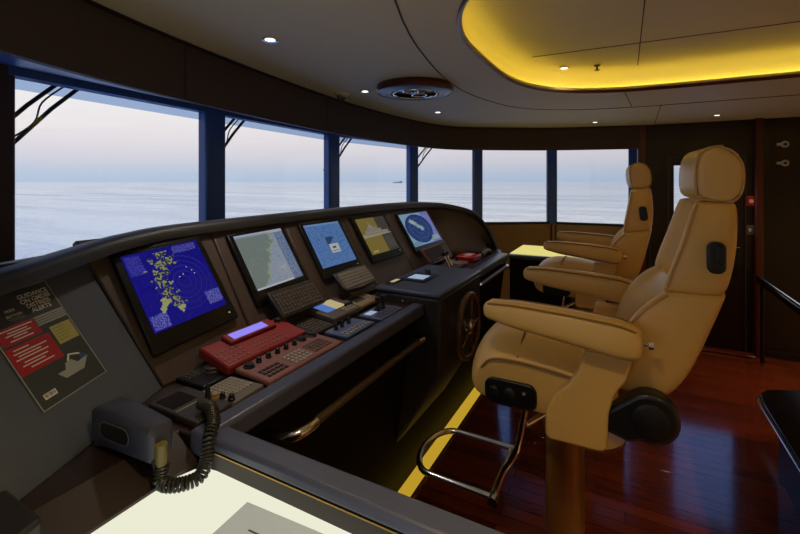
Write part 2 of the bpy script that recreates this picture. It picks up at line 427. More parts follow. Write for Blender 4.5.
for i in range(K * 2 + 4, len(inn) - K, K):             # upright joints in the header leather
    p = inn[i]; t_ = (inn[i+1] - inn[i-1]).normalized()
    box(bm, (p.x, p.y, 2.125), (.004, .006, .245), Matrix.Rotation(math.atan2(t_.y, t_.x), 3, 'Z'))
obj('trim_12', bm, 'hood', kind='structure')
bm = B(); tube(bm, [(p.x + .004, p.y, 2.243) for p in inn], .008, 6); obj('trim_13', bm, 'mahog', kind='structure')

# port wall aft of the windows: pillar, doorway with glazed door, dark panelling
bm = B(); span(bm, .12, .20, 5.14, 5.76, 0, 2.3); obj('trim_14', bm, 'mahog_red', kind='structure', bevel=.008)
bm = B(); span(bm, .20, .40, 5.17, 5.25, 0, 2.3); span(bm, .40, 1.02, 5.17, 5.25, 1.90, 2.3); span(bm, 1.02, 3.1, 5.17, 5.25, 0, 2.3)
obj('wall_port_aft', bm, 'mahog', kind='structure')
d = shell('door_1', (.71, 5.2, 0))
bm = B(); span(bm, .40, .445, 5.185, 5.225, 0, 1.9); span(bm, .93, 1.02, 5.185, 5.225, 0, 1.9); span(bm, .445, .93, 5.185, 5.225, 1.82, 1.9); span(bm, .445, .93, 5.185, 5.225, 0, .82)
obj('leaf', bm, 'mahog', d, world=True)
bm = B(); span(bm, .445, .93, 5.2, 5.207, .82, 1.82); obj('pane', bm, 'glass', d, world=True)
bm = B(); tube(bm, [(.97, 5.18, 1.02), (.97, 5.13, 1.02), (.88, 5.13, 1.02)], .008, 8); obj('handle', bm, 'chrome', d, world=True)
bm = B(); span(bm, .225, .235, 5.155, 5.17, .2, 1.9); span(bm, .39, .40, 5.155, 5.17, 0, 1.92); span(bm, 1.02, 1.03, 5.155, 5.17, 0, 1.92); obj('trim_15', bm, 'darkgrey', kind='structure')
bm = B(); span(bm, 1.085, 1.15, 5.10, 5.17, 0, 2.26); obj('trim_16', bm, 'mahog_red', kind='structure', bevel=.012)
bm = B(); span(bm, .2, .39, 5.155, 5.17, 0, .07); span(bm, 1.15, 3.1, 5.155, 5.17, 0, .07); obj('baseboard_port', bm, 'mahog', kind='structure', bevel=.006)
bm = B(); span(bm, .30, 1.08, 5.05, 5.16, 0, .022); obj('trim_17', bm, 'mahog_red', kind='structure', bevel=.01)

# ceiling with the coffer
def coffer(off=0, n=72):
    P = []
    for k in range(n):
        a = 2 * PI * k / n; c, s = math.cos(a), math.sin(a)
        cx, rx, cy, ry, e = .40, 1.02 + off, 2.12, 1.075 + off, 3.0
        p = abs(c) ** (2/e) * (1 if c > 0 else -1); q = abs(s) ** (2/e) * (1 if s > 0 else -1)
        x = cx + rx * p
        if p > 0: x = cx + (rx + .9) * p
        P.append((x, cy + ry * q))
    return P
ZC = 2.25
bm = B()
oc = [(-2.6, -1.2), (3.2, -1.2), (3.2, 6), (-2.6, 6)]
vo = [bm.verts.new((x, y, ZC)) for x, y in oc]; vi = [bm.verts.new((x, y, ZC)) for x, y in coffer()]
es = [bm.edges.new((L_[k], L_[(k+1) % len(L_)])) for L_ in (vo, vi) for k in range(len(L_))]
bmesh.ops.triangle_fill(bm, use_beauty=True, edges=es)
for f in list(bm.faces):
    c = f.calc_center_median()
    if abs((c.x - .40) / (1.0 if c.x < .4 else 1.9)) ** 3 + abs((c.y - 2.12) / 1.06) ** 3 < .97: bm.faces.remove(f)
obj('ceiling', bm, 'ceil', kind='structure')
prof = [(0, ZC), (0, ZC + .030), (.018, ZC + .030), (.018, ZC + .006), (.07, ZC + .006), (.074, ZC + .08), (.062, ZC + .125), (.03, ZC + .15), (-.04, ZC + .16)]
bm = B(); vs = rings(bm, [[(x, y, z) for x, y in coffer(o_)] for o_, z in prof], cap=False)
bm.faces.new(vs[-1]); obj('ceiling_coffer', bm, 'ceil', kind='structure', sharp=60)
bm = B(); loop_tube(bm, [(x, y, ZC + .004) for x, y in coffer(-.004, 96)], .011); obj('trim_18', bm, 'mahog_red', kind='structure')
bm = B(); rings(bm, [[(x, y, ZC + z) for x, y in coffer(o_)] for o_, z in ((.021, .010), (.021, .026), (.024, .026), (.024, .010))], cap=False)
tag(obj('cove_light', bm, 'cove'), 'hidden warm yellow light strip running round the recessed ceiling', 'light')
bm = B()
tube(bm, smooth_path([(-.45, .6, ZC), (-.67, 1.231, ZC), (-.743, 1.444, ZC), (-.824, 1.75, ZC), (-.918, 2.288, ZC), (-.93, 2.816, ZC), (-.78, 3.435, ZC), (-.45, 3.75, ZC), (.049, 3.873, ZC), (.842, 3.86, ZC), (2, 3.86, ZC)], 6), .004, 6)
for a, b in (((.0, 3.22, ZC), (.049, 3.87, ZC)), ((.248, 3.86, ZC), (.27, 5.14, ZC)), ((1.0, 3.2, ZC), (1.2, 3.86, ZC)), ((.073, 1.06, ZC + .16), (.073, 3.18, ZC + .16)), ((1.1, 1.06, ZC + .16), (1.1, 3.18, ZC + .16)), ((-.5, 2.66, ZC + .16), (2.2, 2.66, ZC + .16))): tube(bm, [a, b], .003, 6)
obj('trim_19', bm, 'seam', kind='structure')

# ------------------------------------------------------------------ ceiling fittings
def downlight(x, y, z, label, power, tint=(1, .76, .40), size=.035):
    t = thing('downlight', label, 'downlight', (x, y, z), group='recessed ceiling downlights')
    bm = B(); lathe(bm, [(size * .62, .004), (size * .62, -.004), (size, -.006), (size, .001), (size * .7, .004)], 20); obj('ring', bm, 'chrome', t)
    bm = B(); lathe(bm, [(size * .6, -.001), (.001, -.0015)], 16); obj('bulb', bm, 'lamp', t)
    if power:
        l = bpy.data.lights.new('downlight_lamp', 'SPOT'); l.energy = power; l.color = tint; l.spot_size = math.radians(105); l.spot_blend = .9; l.shadow_soft_size = .06
        lo = bpy.data.objects.new('downlight_lamp', l); COL.objects.link(lo); lo.parent = t; lo.location = (0, 0, -.012)
    return t
downlight(-1.316, 1.321, ZC, 'small round ceiling downlight nearest the large left window', 18, (1, .9, .76))
downlight(-1.515, 2.369, ZC, 'small round ceiling downlight between the ceiling vent and the window header', 12, (1, .9, .76))
downlight(-1.417, 3.372, ZC, 'small round ceiling downlight on the far side of the ceiling vent', 12, (1, .9, .76))
downlight(-.265, 4.668, ZC, 'small ceiling downlight above the far padded side windows', 24)
downlight(.728, 4.692, ZC, 'small ceiling downlight above the near chair headrest by the dark wall', 20)
downlight(-.355, 2.98, ZC + .152, 'small downlight inside the glowing ceiling recess beside the sprinkler', 2)
# unseen downlights, added to brighten the chairs, floor and ceiling
downlight(-.25, .45, ZC, 'ceiling downlight over the near chart table', 36)
downlight(.75, .45, ZC, 'ceiling downlight over the aft end of the near chart table', 45)
downlight(2.0, 2.2, ZC + .152, 'ceiling downlight in the recess over the after part of the cabin', 130)
downlight(2.5, 4.2, ZC, 'ceiling downlight near the after wall on the far side', 130)
downlight(2.5, .3, ZC, 'ceiling downlight near the after wall on the near side', 140)
t = thing('sprinkler_head', 'small dark sprinkler nozzle hanging in the glowing ceiling recess', 'sprinkler', (-.16, 3.03, ZC + .155))
bm = B(); lathe(bm, [(.02, 0), (.02, -.005), (.006, -.008), (.006, -.03), (.001, -.03)], 14); obj('stem', bm, 'plastic', t)
bm = B(); lathe(bm, [(.016, -.03), (.016, -.034), (.001, -.034)], 14); obj('deflector', bm, 'plastic', t)
t = thing('smoke_sensor', 'small twin-lobed sensor on the ceiling beside the window header', 'sensor', (-1.70, 2.36, ZC))
bm = B(); lathe(bm, [(.05, 0), (.05, -.012), (.03, -.02), (.001, -.02)], 20); obj('base', bm, 'ceil', t)
for s in (-1, 1):
    bm = B(); bmesh.ops.create_uvsphere(bm, u_segments=14, v_segments=8, radius=.018, matrix=Matrix.Translation((0, s * .022, -.025))); obj('lens', bm, 'keygrey', t)
t = thing('ceiling_vent', 'round mahogany-rimmed vent with dark centre on the ceiling', 'vent', (-1.16, 2.39, ZC))
bm = B(); lathe(bm, [(.235, 0), (.24, -.02), (.235, -.045), (.222, -.048), (.222, 0)], 48); obj('rim', bm, 'mahog_red', t)
bm = B(); lathe(bm, [(.221, -.01), (.221, -.046), (.185, -.051), (.185, -.01)], 48); obj('face_ring', bm, 'post', t, label='blue-grey flat ring')  # blue light on the ring comes from its colour
bm = B(); lathe(bm, [(.184, -.02), (.184, -.05), (.15, -.053), (.15, -.02)], 40); obj('inner_ring', bm, 'plastic', t, label='black ring')
bm = B(); lathe(bm, [(.149, -.02), (.149, -.035), (.001, -.035)], 32); obj('core', bm, 'plastic', t)
bm = B(); loop_tube(bm, [(.137 * math.cos(a * PI/16), .137 * math.sin(a * PI/16), -.05) for a in range(32)], .006)
for s in (-1, 1): loop_tube(bm, [(.045 * math.cos(a * PI/10), s * .062 + .05 * math.sin(a * PI/10), -.045) for a in range(20)], .006)
obj('grille', bm, 'chrome', t, label='chrome loop grille')

# ------------------------------------------------------------------ wipers outside the front windows
def wiper(i, label):
    a, b = Vector(V[i]), Vector(V[i+1]); d = (b-a).normalized()
    t = thing('windscreen_wiper', label, 'wiper', (a.x, a.y, 1.7), Matrix.Rotation(math.atan2(d.y, d.x), 3, 'Z'), 'windscreen wipers parked at the window heads')
    for k in (0, 1):
        bm = B(); tube(bm, [(.30 + .09*k, .10, .40), (.17 + .09*k, .095, .27), (-.02 + .05*k, .08, .055 - .05*k)], [.009, .009, .008], 8); obj('arm', bm, 'rubber', t)
    bm = B(); tube(bm, smooth_path([(.31, .09, .38), (.22, .085, .29), (.19, .085, .20), (.10, .085, .12), (.0, .085, .07)], 5), .004, 6); obj('hose', bm, 'rubber', t)
    bm = B(); span(bm, .27, .45, .05, .13, .385, .41); obj('bracket', bm, 'plastic', t)
for i, s in ((3, 'folded black wiper arms at the top of the large leftmost window'), (4, 'folded black wiper arms in the second large window, behind the chart screen'), (5, 'folded black wiper arms in the third window, in front of the distant ship'), (6, 'small folded black wiper arms in the narrow window beyond the blue radar screen')): wiper(i, s)

# ------------------------------------------------------------------ helm console
con = thing('helm_console', 'long dark leather helm console curving under the front windows', 'console', (-1.1, 2.2, 0))
bounds = [.74, 1.165, 1.585, 2.07, 2.55, 3.27]
R_ = PANEL.to_4x4()
for a, b in zip(bounds, bounds[1:]):
    bm = B(); c = on_panel((a+b)/2, .245, -.012)
    if a < .8:                                            # mitred where it meets the end panel
        q = [on_panel(.798, -.02), on_panel(b - .0025, -.02), on_panel(b - .0025, .495), on_panel(.69, .495)]
        rings(bm, [q, [p - Vector((UP.z, 0, -UP.x)) * .024 for p in q]])
    else: box(bm, c, (b - a - .005, .50, .024), PANEL)
    obj('screen_panel', bm, 'panel', con, world=True, bevel=.006)
bm = B(); c = on_panel(2.0, .25, -.032); box(bm, c, (2.6, .5, .015), PANEL); obj('backing', bm, 'console', con, world=True)
# starboard wing panel (carries the poster)
wd = Vector((.42, -.9075, 0)); seam = Vector((-.225, -.092, .36)); wn_ = wd.cross(seam).normalized(); wn_ = wn_ if wn_.x > 0 else -wn_
ws = wn_.cross(-wd).normalized() * .43; ws = ws if ws.z > 0 else -ws
A0 = Vector((-1.2275, .795, 1.03))
wn = wd.cross(ws).normalized()
if wn.x < 0: wn = -wn
bm = B(); q = [A0, A0 + wd * 1.0, A0 + wd * 1.0 + ws * 1.05, A0 + seam * 1.08]
rings(bm, [q, [p - wn * .03 for p in q]]); obj('wing_panel', bm, 'wing', con, world=True, bevel=.004, label='grey leather end panel carrying the poster')
# port wing panel
base = [Vector((-1.24, 3.275, 1.03)).lerp(Vector((-1.06, 3.84, 1.03)), k/5) for k in range(6)]
top = smooth_path([(-1.505, 3.275, 1.47), (-1.40, 3.47, 1.44), (-1.22, 3.72, 1.36), (-1.12, 3.82, 1.20), (-1.07, 3.845, 1.04)], 5)
top = [top[round(k * (len(top)-1) / 5)] for k in range(6)]
bm = B(); rings(bm, [[b_.lerp(t_, j/6) + Vector((-.05, .02, 0)) * math.sin(PI * j/6) for j in range(7)] for b_, t_ in zip(base, top)], closed=False)
o = obj('wing_panel', bm, 'panel', con, world=True, sharp=80); md = o.modifiers.new('th', 'SOLIDIFY'); md.thickness = .02; md.offset = 0
# hood
hp = smooth_path([(-.78, -.25, 1.42), (-1.08, .12, 1.435), (-1.25, .43, 1.45), (-1.40, .65, 1.462), (-1.475, .83, 1.477), (-1.505, 1.1, 1.49), (-1.51, 2.0, 1.497), (-1.51, 2.83, 1.495), (-1.47, 3.28, 1.48), (-1.38, 3.53, 1.455), (-1.22, 3.74, 1.38), (-1.12, 3.85, 1.22), (-1.04, 3.88, 1.04)], 6)
rs = []
for i, p in enumerate(hp):
    t_ = (hp[min(i+1, len(hp)-1)] - hp[max(i-1, 0)]).normalized()
    ref = Vector((1, (2.3 - p.y) * .35, 0)).normalized(); n = (ref - t_ * ref.dot(t_)).normalized(); b = n.cross(t_)
    if b.z < 0 and abs(b.z) > .2: b = -b
    if i > len(hp) - 14 and b.y < 0: b = -b
    rs.append([p + n * x + b * z for x, z in ((-.06, -.06), (-.055, -.012), (-.02, 0), (.018, -.002), (.038, -.016), (.042, -.042), (.02, -.046))])
bm = B(); rings(bm, rs); obj('hood', bm, 'hood', con, world=True, sharp=50)
bm = B(); pts = [p for p in hp if .45 < p.y < 3.45 and p.z > 1.4]
rings(bm, [[(p.x - .03, p.y, 1.45) for p in pts], [(-1.98, .45 + (p.y - .45), 1.36) for p in pts]], closed=False)
o = obj('dash_top', bm, 'hood', con, world=True); md = o.modifiers.new('th', 'SOLIDIFY'); md.thickness = .02
# desk
bm = B(); prism(bm, [(-.94, .68), (-.94, 3.62), (-1.0, 3.86), (-1.08, 3.86), (-1.27, 3.28), (-1.27, .74), (-1.22, .1), (-.985, .1), (-.985, .68)], .99, 1.03); obj('desk', bm, 'desk', con, world=True, bevel=.004)
bm = B(); prism(bm, [(-.986, 1.03), (-.903, .984), (-.903, .97), (-.986, .97)], -.1, .672, 'y'); obj('side_top', bm, 'desk', con, world=True)
bm = B(); prism(bm, [(-.95, .99), (-1.066, .10), (-1.066, 0), (-1.5, 0), (-1.5, .99)], .76, 3.84, 'y'); obj('fascia', bm, 'fascia', con, world=True)
for y0, y1 in ((.675, 1.924), (2.595, 3.63)):
    bm = B(); span(bm, -.943, -.88, y0, y1, .985, 1.045); obj('padded_edge', bm, 'rail', con, world=True, bevel=.012, seg=3, label='blue-grey padded front edge')
bm = B(); prism(bm, [(-1.165, 1.075), (-.80, 1.075), (-.80, .70), (-1.04, .30), (-1.165, .30)], 1.925, 2.595, 'y'); obj('centre_pedestal', bm, 'console', con, world=True, bevel=.012)
bm = B(); span(bm, -1.17, -.795, 1.92, 2.60, 1.076, 1.10); obj('centre_top', bm, 'rail', con, world=True, bevel=.01, seg=3, label='blue-grey leather top of the centre pedestal')
bm = B(); lathe(bm, [(.006, 0), (.006, .01), (.001, .012)], 12, Matrix.Translation((-1.0, 1.925, 1.045)) @ Matrix.Rotation(PI/2, 4, 'X')); obj('stud', bm, 'chrome', con, world=True)
# raised end block by the near corner
bm = B(); prism(bm, [(-1.25, .375), (-.905, .368), (-.892, .33), (-.892, -.2), (-1.25, -.2)], 1.0, 1.06); obj('end_block', bm, 'hood', con, world=True, bevel=.008)

# grab rails on the fascia
def grab(name_label, y0, y1, z, x):
    t = thing('grab_rail', name_label, 'handrail', (x, (y0+y1)/2, z), group='grab rails along the console front')
    bm = B(); tube(bm, [(x, y0, z), (x, y1, z)], .014, 14); obj('tube', bm, 'grabtube', t, world=True)
    for s, y in ((-1, y0), (1, y1)):
        bm = B(); tube(bm, smooth_path([(x, y - s*.004, z), (x, y + s*.05, z), (x - .03, y + s*.085, z - .008), (x - .10, y + s*.095, z - .012)], 5), .0165, 14); obj('elbow', bm, 'chrome', t, world=True)
grab('long brown grab rail with chrome elbow under the near console edge', 1.04, 1.79, .905, -.85)
grab('shorter grab rail with chrome elbow under the console edge beyond the ship wheel', 2.73, 3.42, .965, -.85)

# floor light strip at the console foot
t = thing('floor_light_strip', 'glowing yellow light strip on the floor along the console foot', 'light', (-1.01, 2.5, 0))
bm = B(); span(bm, -1.062, -.985, 1.3, 3.7, 0, .012); obj('diffuser', bm, 'floorled', t, world=True)
bm = B(); span(bm, -.985, -.972, 1.3, 3.7, 0, .016); obj('edge_trim', bm, 'pedestal', t, world=True)

# ------------------------------------------------------------------ chart tables
def chart_table(name_label, x0, x1, y0, y1, mirror, lp):
    t = thing('chart_table', name_label, 'table', ((x0+x1)/2, (y0+y1)/2, 0))
    bm = B(); span(bm, x0 + (.02 if mirror else .002), x1, y0 + .01, y1 - .01, 0, .953); obj('cabinet', bm, 'fascia', t, world=True)
    ye = (y0, y0 + .062) if mirror else (y1 - .062, y1)
    zt = .99 if mirror else 1.045
    bm = B(); span(bm, x0 + (.022 if not mirror else 0), x1 + .05, ye[0], ye[1], zt - .03, zt); obj('raised_edge', bm, 'rail', t, world=True, bevel=.010, seg=3)
    bm = B(); span(bm, x0 + (.026 if not mirror else 0), x1 + .046, ye[0] + .004, ye[1] - .004, .955, zt - .033); obj('edge_base', bm, 'desk', t, world=True)
    bm = B(); span(bm, x0 + (.024 if not mirror else 0), x1 + .048, ye[0] + .001, ye[1] - .001, zt - .033, zt - .030); obj('edge_trim', bm, 'brass', t, world=True, label='thin brass line')
    return t
ct = chart_table('near chart table with a glowing white top and padded raised edge', -.90, .10, -.30, .737, False, 'lightpanel')
bm = B(); cx, cy = -.40, .205
prism(bm, [(-.899, -.26), (.09, -.26), (.09, .672), (-.835, .672), (-.862, .668), (-.886, .652), (-.899, .615)], .956, .982); obj('light_panel', bm, 'lightpanel', ct, world=True, bevel=.003, label='backlit white acrylic top')
ct2 = chart_table('far chart table with a glowing yellow top beyond the console end', -.95, .0, 3.89, 4.55, True, 'lightpanel_y')
bm = B(); prism(bm, [(-.94, 3.955), (-.01, 3.955), (-.01, 4.52), (-.94, 4.52)], .956, .995); obj('light_panel', bm, 'lightpanel_y', ct2, world=True, bevel=.003, label='backlit yellow acrylic top')

t = thing('chart_sheet', 'grey printed sheet lying on the glowing near chart table', 'paper', (-.56, .55, .983), Matrix.Rotation(math.radians(3), 3, 'Z'))
bm = B(); span(bm, -.13, .21, -.21, .09, 0, .0012); obj('sheet', bm, 'paper', t)
for k in range(4):
    bm = B(); L_ = (.05, .075, .04, .06)[k]; span(bm, -.075, -.075 + L_, .035 - .017*k, .0385 - .017*k, .0013, .0015); obj('text_line', bm, 'pdark', t)

# ------------------------------------------------------------------ monitors
def scr_radar(base, put, rect, dist, noise, u, v):
    base(lin(20, 16, 128))
    put(noise(60, 2) > .60, lin(40, 40, 190), .8)
    d = dist(.60, .48)
    for r in (.08, .15, .22, .29, .36): put(((d - r).abs() < .0035), lin(80, 84, 190), .45)
    bend = u - .33 - (v - .55) * (v - .55) * .8
    land = noise(15, 9, 3) + (bend.abs().max(0) * -1.25) + .0
    arm = noise(16, 9, 9) + dist(.50, .80, 1, 1.6) * -1.5 + .05
    land = land.max(arm)
    put((land > .43) * (v > .22) * (v < .95), lin(150, 152, 92))
    put((noise(30, 6, 7) > .50) * (land > .43) * (v > .22) * (v < .95), lin(34, 40, 90))
    put((noise(9, 5, 11) + (dist(.24, .28, 1, 1.2) * -2.4) > .34), lin(165, 170, 110))
    put((noise(9, 5, 15) + (dist(.42, .17, 1, 1) * -3.2) > .38), lin(165, 170, 110))
    txt = noise(90, 1, 5) > .55
    put(txt * rect(.78, .99, .08, .26), lin(150, 150, 235)); put(txt * rect(.02, .22, .02, .2), lin(150, 150, 235)); put(txt * rect(.02, .2, .72, .97), lin(110, 110, 225), .7); put(txt * rect(.62, .95, .88, .98), lin(150, 150, 235), .7)
    for a, b in ((.7, .66), (.75, .6), (.77, .55), (.62, .58), (.56, .56)): put(dist(a, b) < .008, lin(220, 220, 230))
def scr_chart(base, put, rect, dist, noise, u, v):
    base(lin(148, 160, 178))
    edge = u - (v * .56) - .08 + (noise(7, 5, 2) - .5) * .5
    put(edge < .12, lin(120, 132, 128))
    put((noise(22, 4, 4) > .6) * (edge < .12), lin(130, 142, 128))
    put(((edge - .12).abs() < .03) * (noise(40, 2, 6) > .52), lin(150, 168, 70))
    put((noise(30, 4, 8) > .63) * (edge > .12), lin(96, 108, 128), .8)
    put(rect(.80, 1, 0, 1), lin(92, 112, 150)); put((noise(50, 2, 9) > .56) * rect(.81, .99, .03, .95), lin(176, 186, 204), .8)
    put(rect(.80, .806, 0, 1), lin(60, 74, 110)); put(rect(0, 1, .945, 1), lin(176, 184, 200)); put(rect(0, .78, 0, .03), lin(190, 198, 206)); put(rect(.02, .7, .955, .962), lin(60, 70, 120))
def scr_mid(base, put, rect, dist, noise, u, v):
    base(lin(88, 128, 186))
    put(noise(16, 5, 3) > .55, lin(70, 104, 166), .8); put((noise(46, 2, 5) > .62) * ((dist(.5, .55)) < .48), lin(52, 76, 128), .8)
    put((noise(60, 1, 2) > .64), lin(132, 168, 214), .6)
    put(rect(.40, .62, .42, .66) * ((v - .42) > ((u - .40).abs() * .9)), lin(40, 56, 96), .85)
    put(rect(.41, .70, .26, .50), lin(50, 60, 84)); put(rect(.42, .69, .27, .49), lin(186, 192, 198)); put(rect(.50, .60, .38, .42), lin(50, 54, 70)); put(rect(.46, .66, .31, .33), lin(120, 126, 140))
    put(rect(0, 1, .96, 1), lin(116, 150, 200))
def scr_ship(base, put, rect, dist, noise, u, v):
    base(lin(128, 112, 56)); put(rect(.62, 1, 0, 1), lin(70, 66, 62)); put(rect(.62, .625, 0, 1), lin(40, 40, 36))
    put((v - .50).abs() < ((u * -.04) + .05), lin(158, 150, 130), 1)
    put(rect(.1, .92, .50, .60), lin(146, 140, 124)); put(rect(.14, .70, .60, .67), lin(142, 136, 118)); put(rect(.22, .56, .67, .73), lin(140, 134, 116)); put(rect(.30, .44, .73, .78), lin(150, 146, 136)); put(rect(.345, .36, .78, .90), lin(170, 166, 150))
    put(rect(.1, .92, .545, .552), lin(84, 80, 70)); put((noise(60, 1, 4) > .6) * rect(.14, .7, .6, .73), lin(90, 86, 70), .7)
    put(rect(.08, .25, .05, .09), lin(190, 178, 120), .8); put((noise(70, 1, 4) > .58) * rect(.66, .96, .08, .4), lin(120, 116, 108), .7)
def scr_blue(base, put, rect, dist, noise, u, v):
    base(lin(132, 168, 196)); put(rect(.70, 1, 0, 1), lin(118, 122, 190)); put((noise(40, 2, 3) > .58) * rect(.72, .98, .05, .9), lin(170, 172, 216), .8)
    d = dist(.44, .50, 1.0, .94)
    put(d < .43, lin(38, 58, 116)); put((d - .3).abs() < .006, lin(80, 104, 160)); put((d - .16).abs() < .006, lin(80, 104, 160))
    lx = (u - .40) * .75 + (v - .62) * .66; ly = (u - .40) * .66 - (v - .62) * .75
    put((lx.abs() + (noise(12, 4, 5) - .5) * .14 < .055) * (ly.abs() < .24), lin(150, 176, 172))
    put(dist(.30, .72) + (noise(14, 4, 2) - .5) * .15 < .06, lin(170, 190, 180)); put((noise(60, 1, 8) > .63) * (d < .4), lin(120, 150, 190), .7)
    put(rect(.72, .96, .07, .2), lin(150, 170, 160)); put((noise(60, 1, 9) > .55) * rect(.02, .3, .02, .14), lin(70, 90, 120))
mons = [  # y0, y1, s0, s1, display s0, s1, screen, label
    (.790, 1.122, .098, .452, .160, .434, scr_radar, 'monitor with a bright blue radar picture beside the poster'),
    (1.225, 1.555, .130, .455, .190, .442, scr_chart, 'monitor with a grey-green coastal chart, second screen of the console'),
    (1.660, 2.005, .145, .460, .200, .443, scr_mid, 'monitor with a pale blue picture and white box, above the curved keyboard'),
    (2.125, 2.510, .150, .458, .195, .437, scr_ship, 'monitor with a mustard yellow ship diagram screen'),
    (2.672, 3.205, .130, .440, .165, .425, scr_blue, 'monitor with a round dark blue radar disc, last screen of the console')]
for k_, (y0, y1, s0, s1, d0, d1, fn, lab) in enumerate(mons):
    rot = (5, 2, 0, 0, 0)[k_]
    w, h = y1 - y0, s1 - s0
    t = thing('monitor', lab, 'monitor', on_panel((y0+y1)/2 - .012 * (rot > 2), (s0+s1)/2 - .012, 0), PANEL @ Matrix.Rotation(math.radians(rot), 3, 'Z'), 'console monitors')
    bm = B(); box(bm, (0, 0, .010), (w, h, .018)); obj('bezel', bm, 'bezel', t, bevel=.004)
    bm = B(); dw = w - .05; cy = (d0+d1)/2 - (s0+s1)/2
    box(bm, (0, cy, .0195), (dw, d1 - d0, .002)); obj('display', bm, screen_mat('picture', fn, .6), t)
    bm = B(); lathe(bm, [(.003, .019), (.003, .0205), (.001, .021)], 10, Matrix.Translation((w/2 - .03, -h/2 + .03, 0))); obj('indicator', bm, 'led', t)

# ------------------------------------------------------------------ poster on the wing panel
PF = Matrix((-wd, ws.normalized(), wn)).transposed()
e1 = -wd; e3 = wn; e2 = e3.cross(e1).normalized(); PF = Matrix((e1, e2, e3)).transposed()
d0 = (Vector((-1.2675, .5148, 1.258)) - A0).dot(wn)
pc = Vector((-1.2675, .5148, 1.258)) - wn * (d0 - .001)
PF = PF @ Matrix.Rotation(math.radians(2), 3, 'Z')
t = thing('safety_poster', 'grey safety poster with red boxes on the console end panel', 'poster', pc, PF)
PW, PH = .195, .297
def pu(a, b): return ((a - .5) * PW, (.5 - b) * PH)
def prect(name, a0, a1, b0, b1, mat, z=.0016, parent=t, r=0):
    x0, y1 = pu(a0, b0); x1, y0 = pu(a1, b1)
    bm = B(); span(bm, x0, x1, y0, y1, z - .0003, z); return obj(name, bm, mat, parent)
bm = B(); span(bm, -PW/2, PW/2, -PH/2, PH/2, 0, .0012); obj('sheet', bm, 'posterbg', t)
bm = B(); wv = .0024
span(bm, -PW/2, PW/2, PH/2 - wv, PH/2, .0012, .0018); span(bm, -PW/2, PW/2, -PH/2, -PH/2 + wv, .0012, .0018); span(bm, -PW/2, -PW/2 + wv, -PH/2, PH/2, .0012, .0018); span(bm, PW/2 - wv, PW/2, -PH/2, PH/2, .0012, .0018)
obj('border', bm, 'pgrey', t)
def ptext(body, a, b, size, mat='pwhite', name='lettering', weight=0, sp=.86):
    bm = text_bm(body, size, spacing=sp, weight=weight); x, y = pu(a, b); bmesh.ops.translate(bm, verts=bm.verts, vec=(x, y, .0019)); return obj(name, bm, mat, t)
ptext('GUIDANCE\nON GMDSS\nDISTRESS\nALERTS', .73, .155, .0165, weight=.0002)
ptext('PRESS', .34, .165, .010, 'pwhite'); ptext('BUTTON', .36, .212, .010, 'pwhite')
prect('underline', .27, .48, .236, .241, 'pgrey'); prect('underline', .30, .47, .25, .254, 'pgrey')
prect('heading_box', .02, .30, .04, .055, 'pgrey'); prect('heading_box', .05, .26, .075, .09, 'pgrey')
rb = prect('red_box', .03, .55, .285, .43, 'pred'); rb2 = prect('red_box', .02, .61, .45, .69, 'pred')
prect('pale_box', .53, .98, .285, .372, 'pgrey')
for k in range(3): prect('rule', .54, .97, .305 + k*.022, .310 + k*.022, 'pdark', .0019)
prect('yellow_box', .655, .97, .415, .59, 'pyellow')
for k in range(5): prect('rule', .68, .68 + random.uniform(.15, .26), .44 + k*.028, .443 + k*.028, 'pdark', .0019)
for k, (a0, a1, b0) in enumerate(((.08, .50, .305), (.16, .42, .33), (.12, .45, .352), (.2, .38, .374), (.14, .44, .40), (.1, .3, .475), (.08, .52, .505), (.12, .42, .53), (.07, .5, .555), (.14, .46, .59), (.1, .4, .615), (.18, .5, .645))):
    prect('text_line', a0, a1, b0, b0 + .009, 'pwhite', .0019)
bm = B()
prism(bm, [pu(.40, .80), pu(.47, .865), pu(.75, .865), pu(.90, .775), pu(.72, .79), pu(.66, .745), pu(.56, .75), pu(.52, .80)], .0012, .0018); obj('boat_picture', bm, 'pgrey', t)
bm = B(); prism(bm, [pu(.60, .74), pu(.66, .69), pu(.80, .72), pu(.82, .74), pu(.67, .705), pu(.62, .75)], .0012, .0019); obj('boat_picture', bm, 'pwhite', t)
prect('boat_picture', .78, .87, .745, .78, 'pblue', .0021)
prect('barcode', .10, .27, .885, .93, 'pwhite')
for k in range(9): prect('bar', .115 + k*.016, .115 + k*.016 + random.choice((.004, .008)), .89, .918, 'pdark', .0019)

# ------------------------------------------------------------------ desk equipment
def dev(name, label, cat, x, y, z=1.03, tilt=0, yaw=0, group=None):
    return thing(name, label, cat, (x, y, z + .001 + math.sin(math.radians(abs(tilt))) * .10), DESK @ Matrix.Rotation(math.radians(yaw), 3, 'Z') @ Matrix.Rotation(math.radians(tilt), 3, 'X'), group)
def body(t, w, d, h, mat, name='body', bev=.004):
    bm = B(); span(bm, -w/2, w/2, -d/2, d/2, 0, h); return obj(name, bm, mat, t, bevel=bev)
KM = {}
def keys(t, x0, y0, nx, ny, px, py, kw, kh, z, mat, hgt=.004, skip=None):
    k = (kw, kh, hgt, mat)
    for j in range(ny):
        for i in range(nx):
            if skip and skip(i, j): continue
            if k not in KM:
                bm = B(); span(bm, -kw/2, kw/2, -kh/2, kh/2, 0, hgt)
                o = obj('key', bm, mat, t); KM[k] = o.data
            else:
                o = bpy.data.objects.new('key', KM[k]); COL.objects.link(o); o.parent = t
            o.location = (x0 + i*px, y0 + j*py, z)
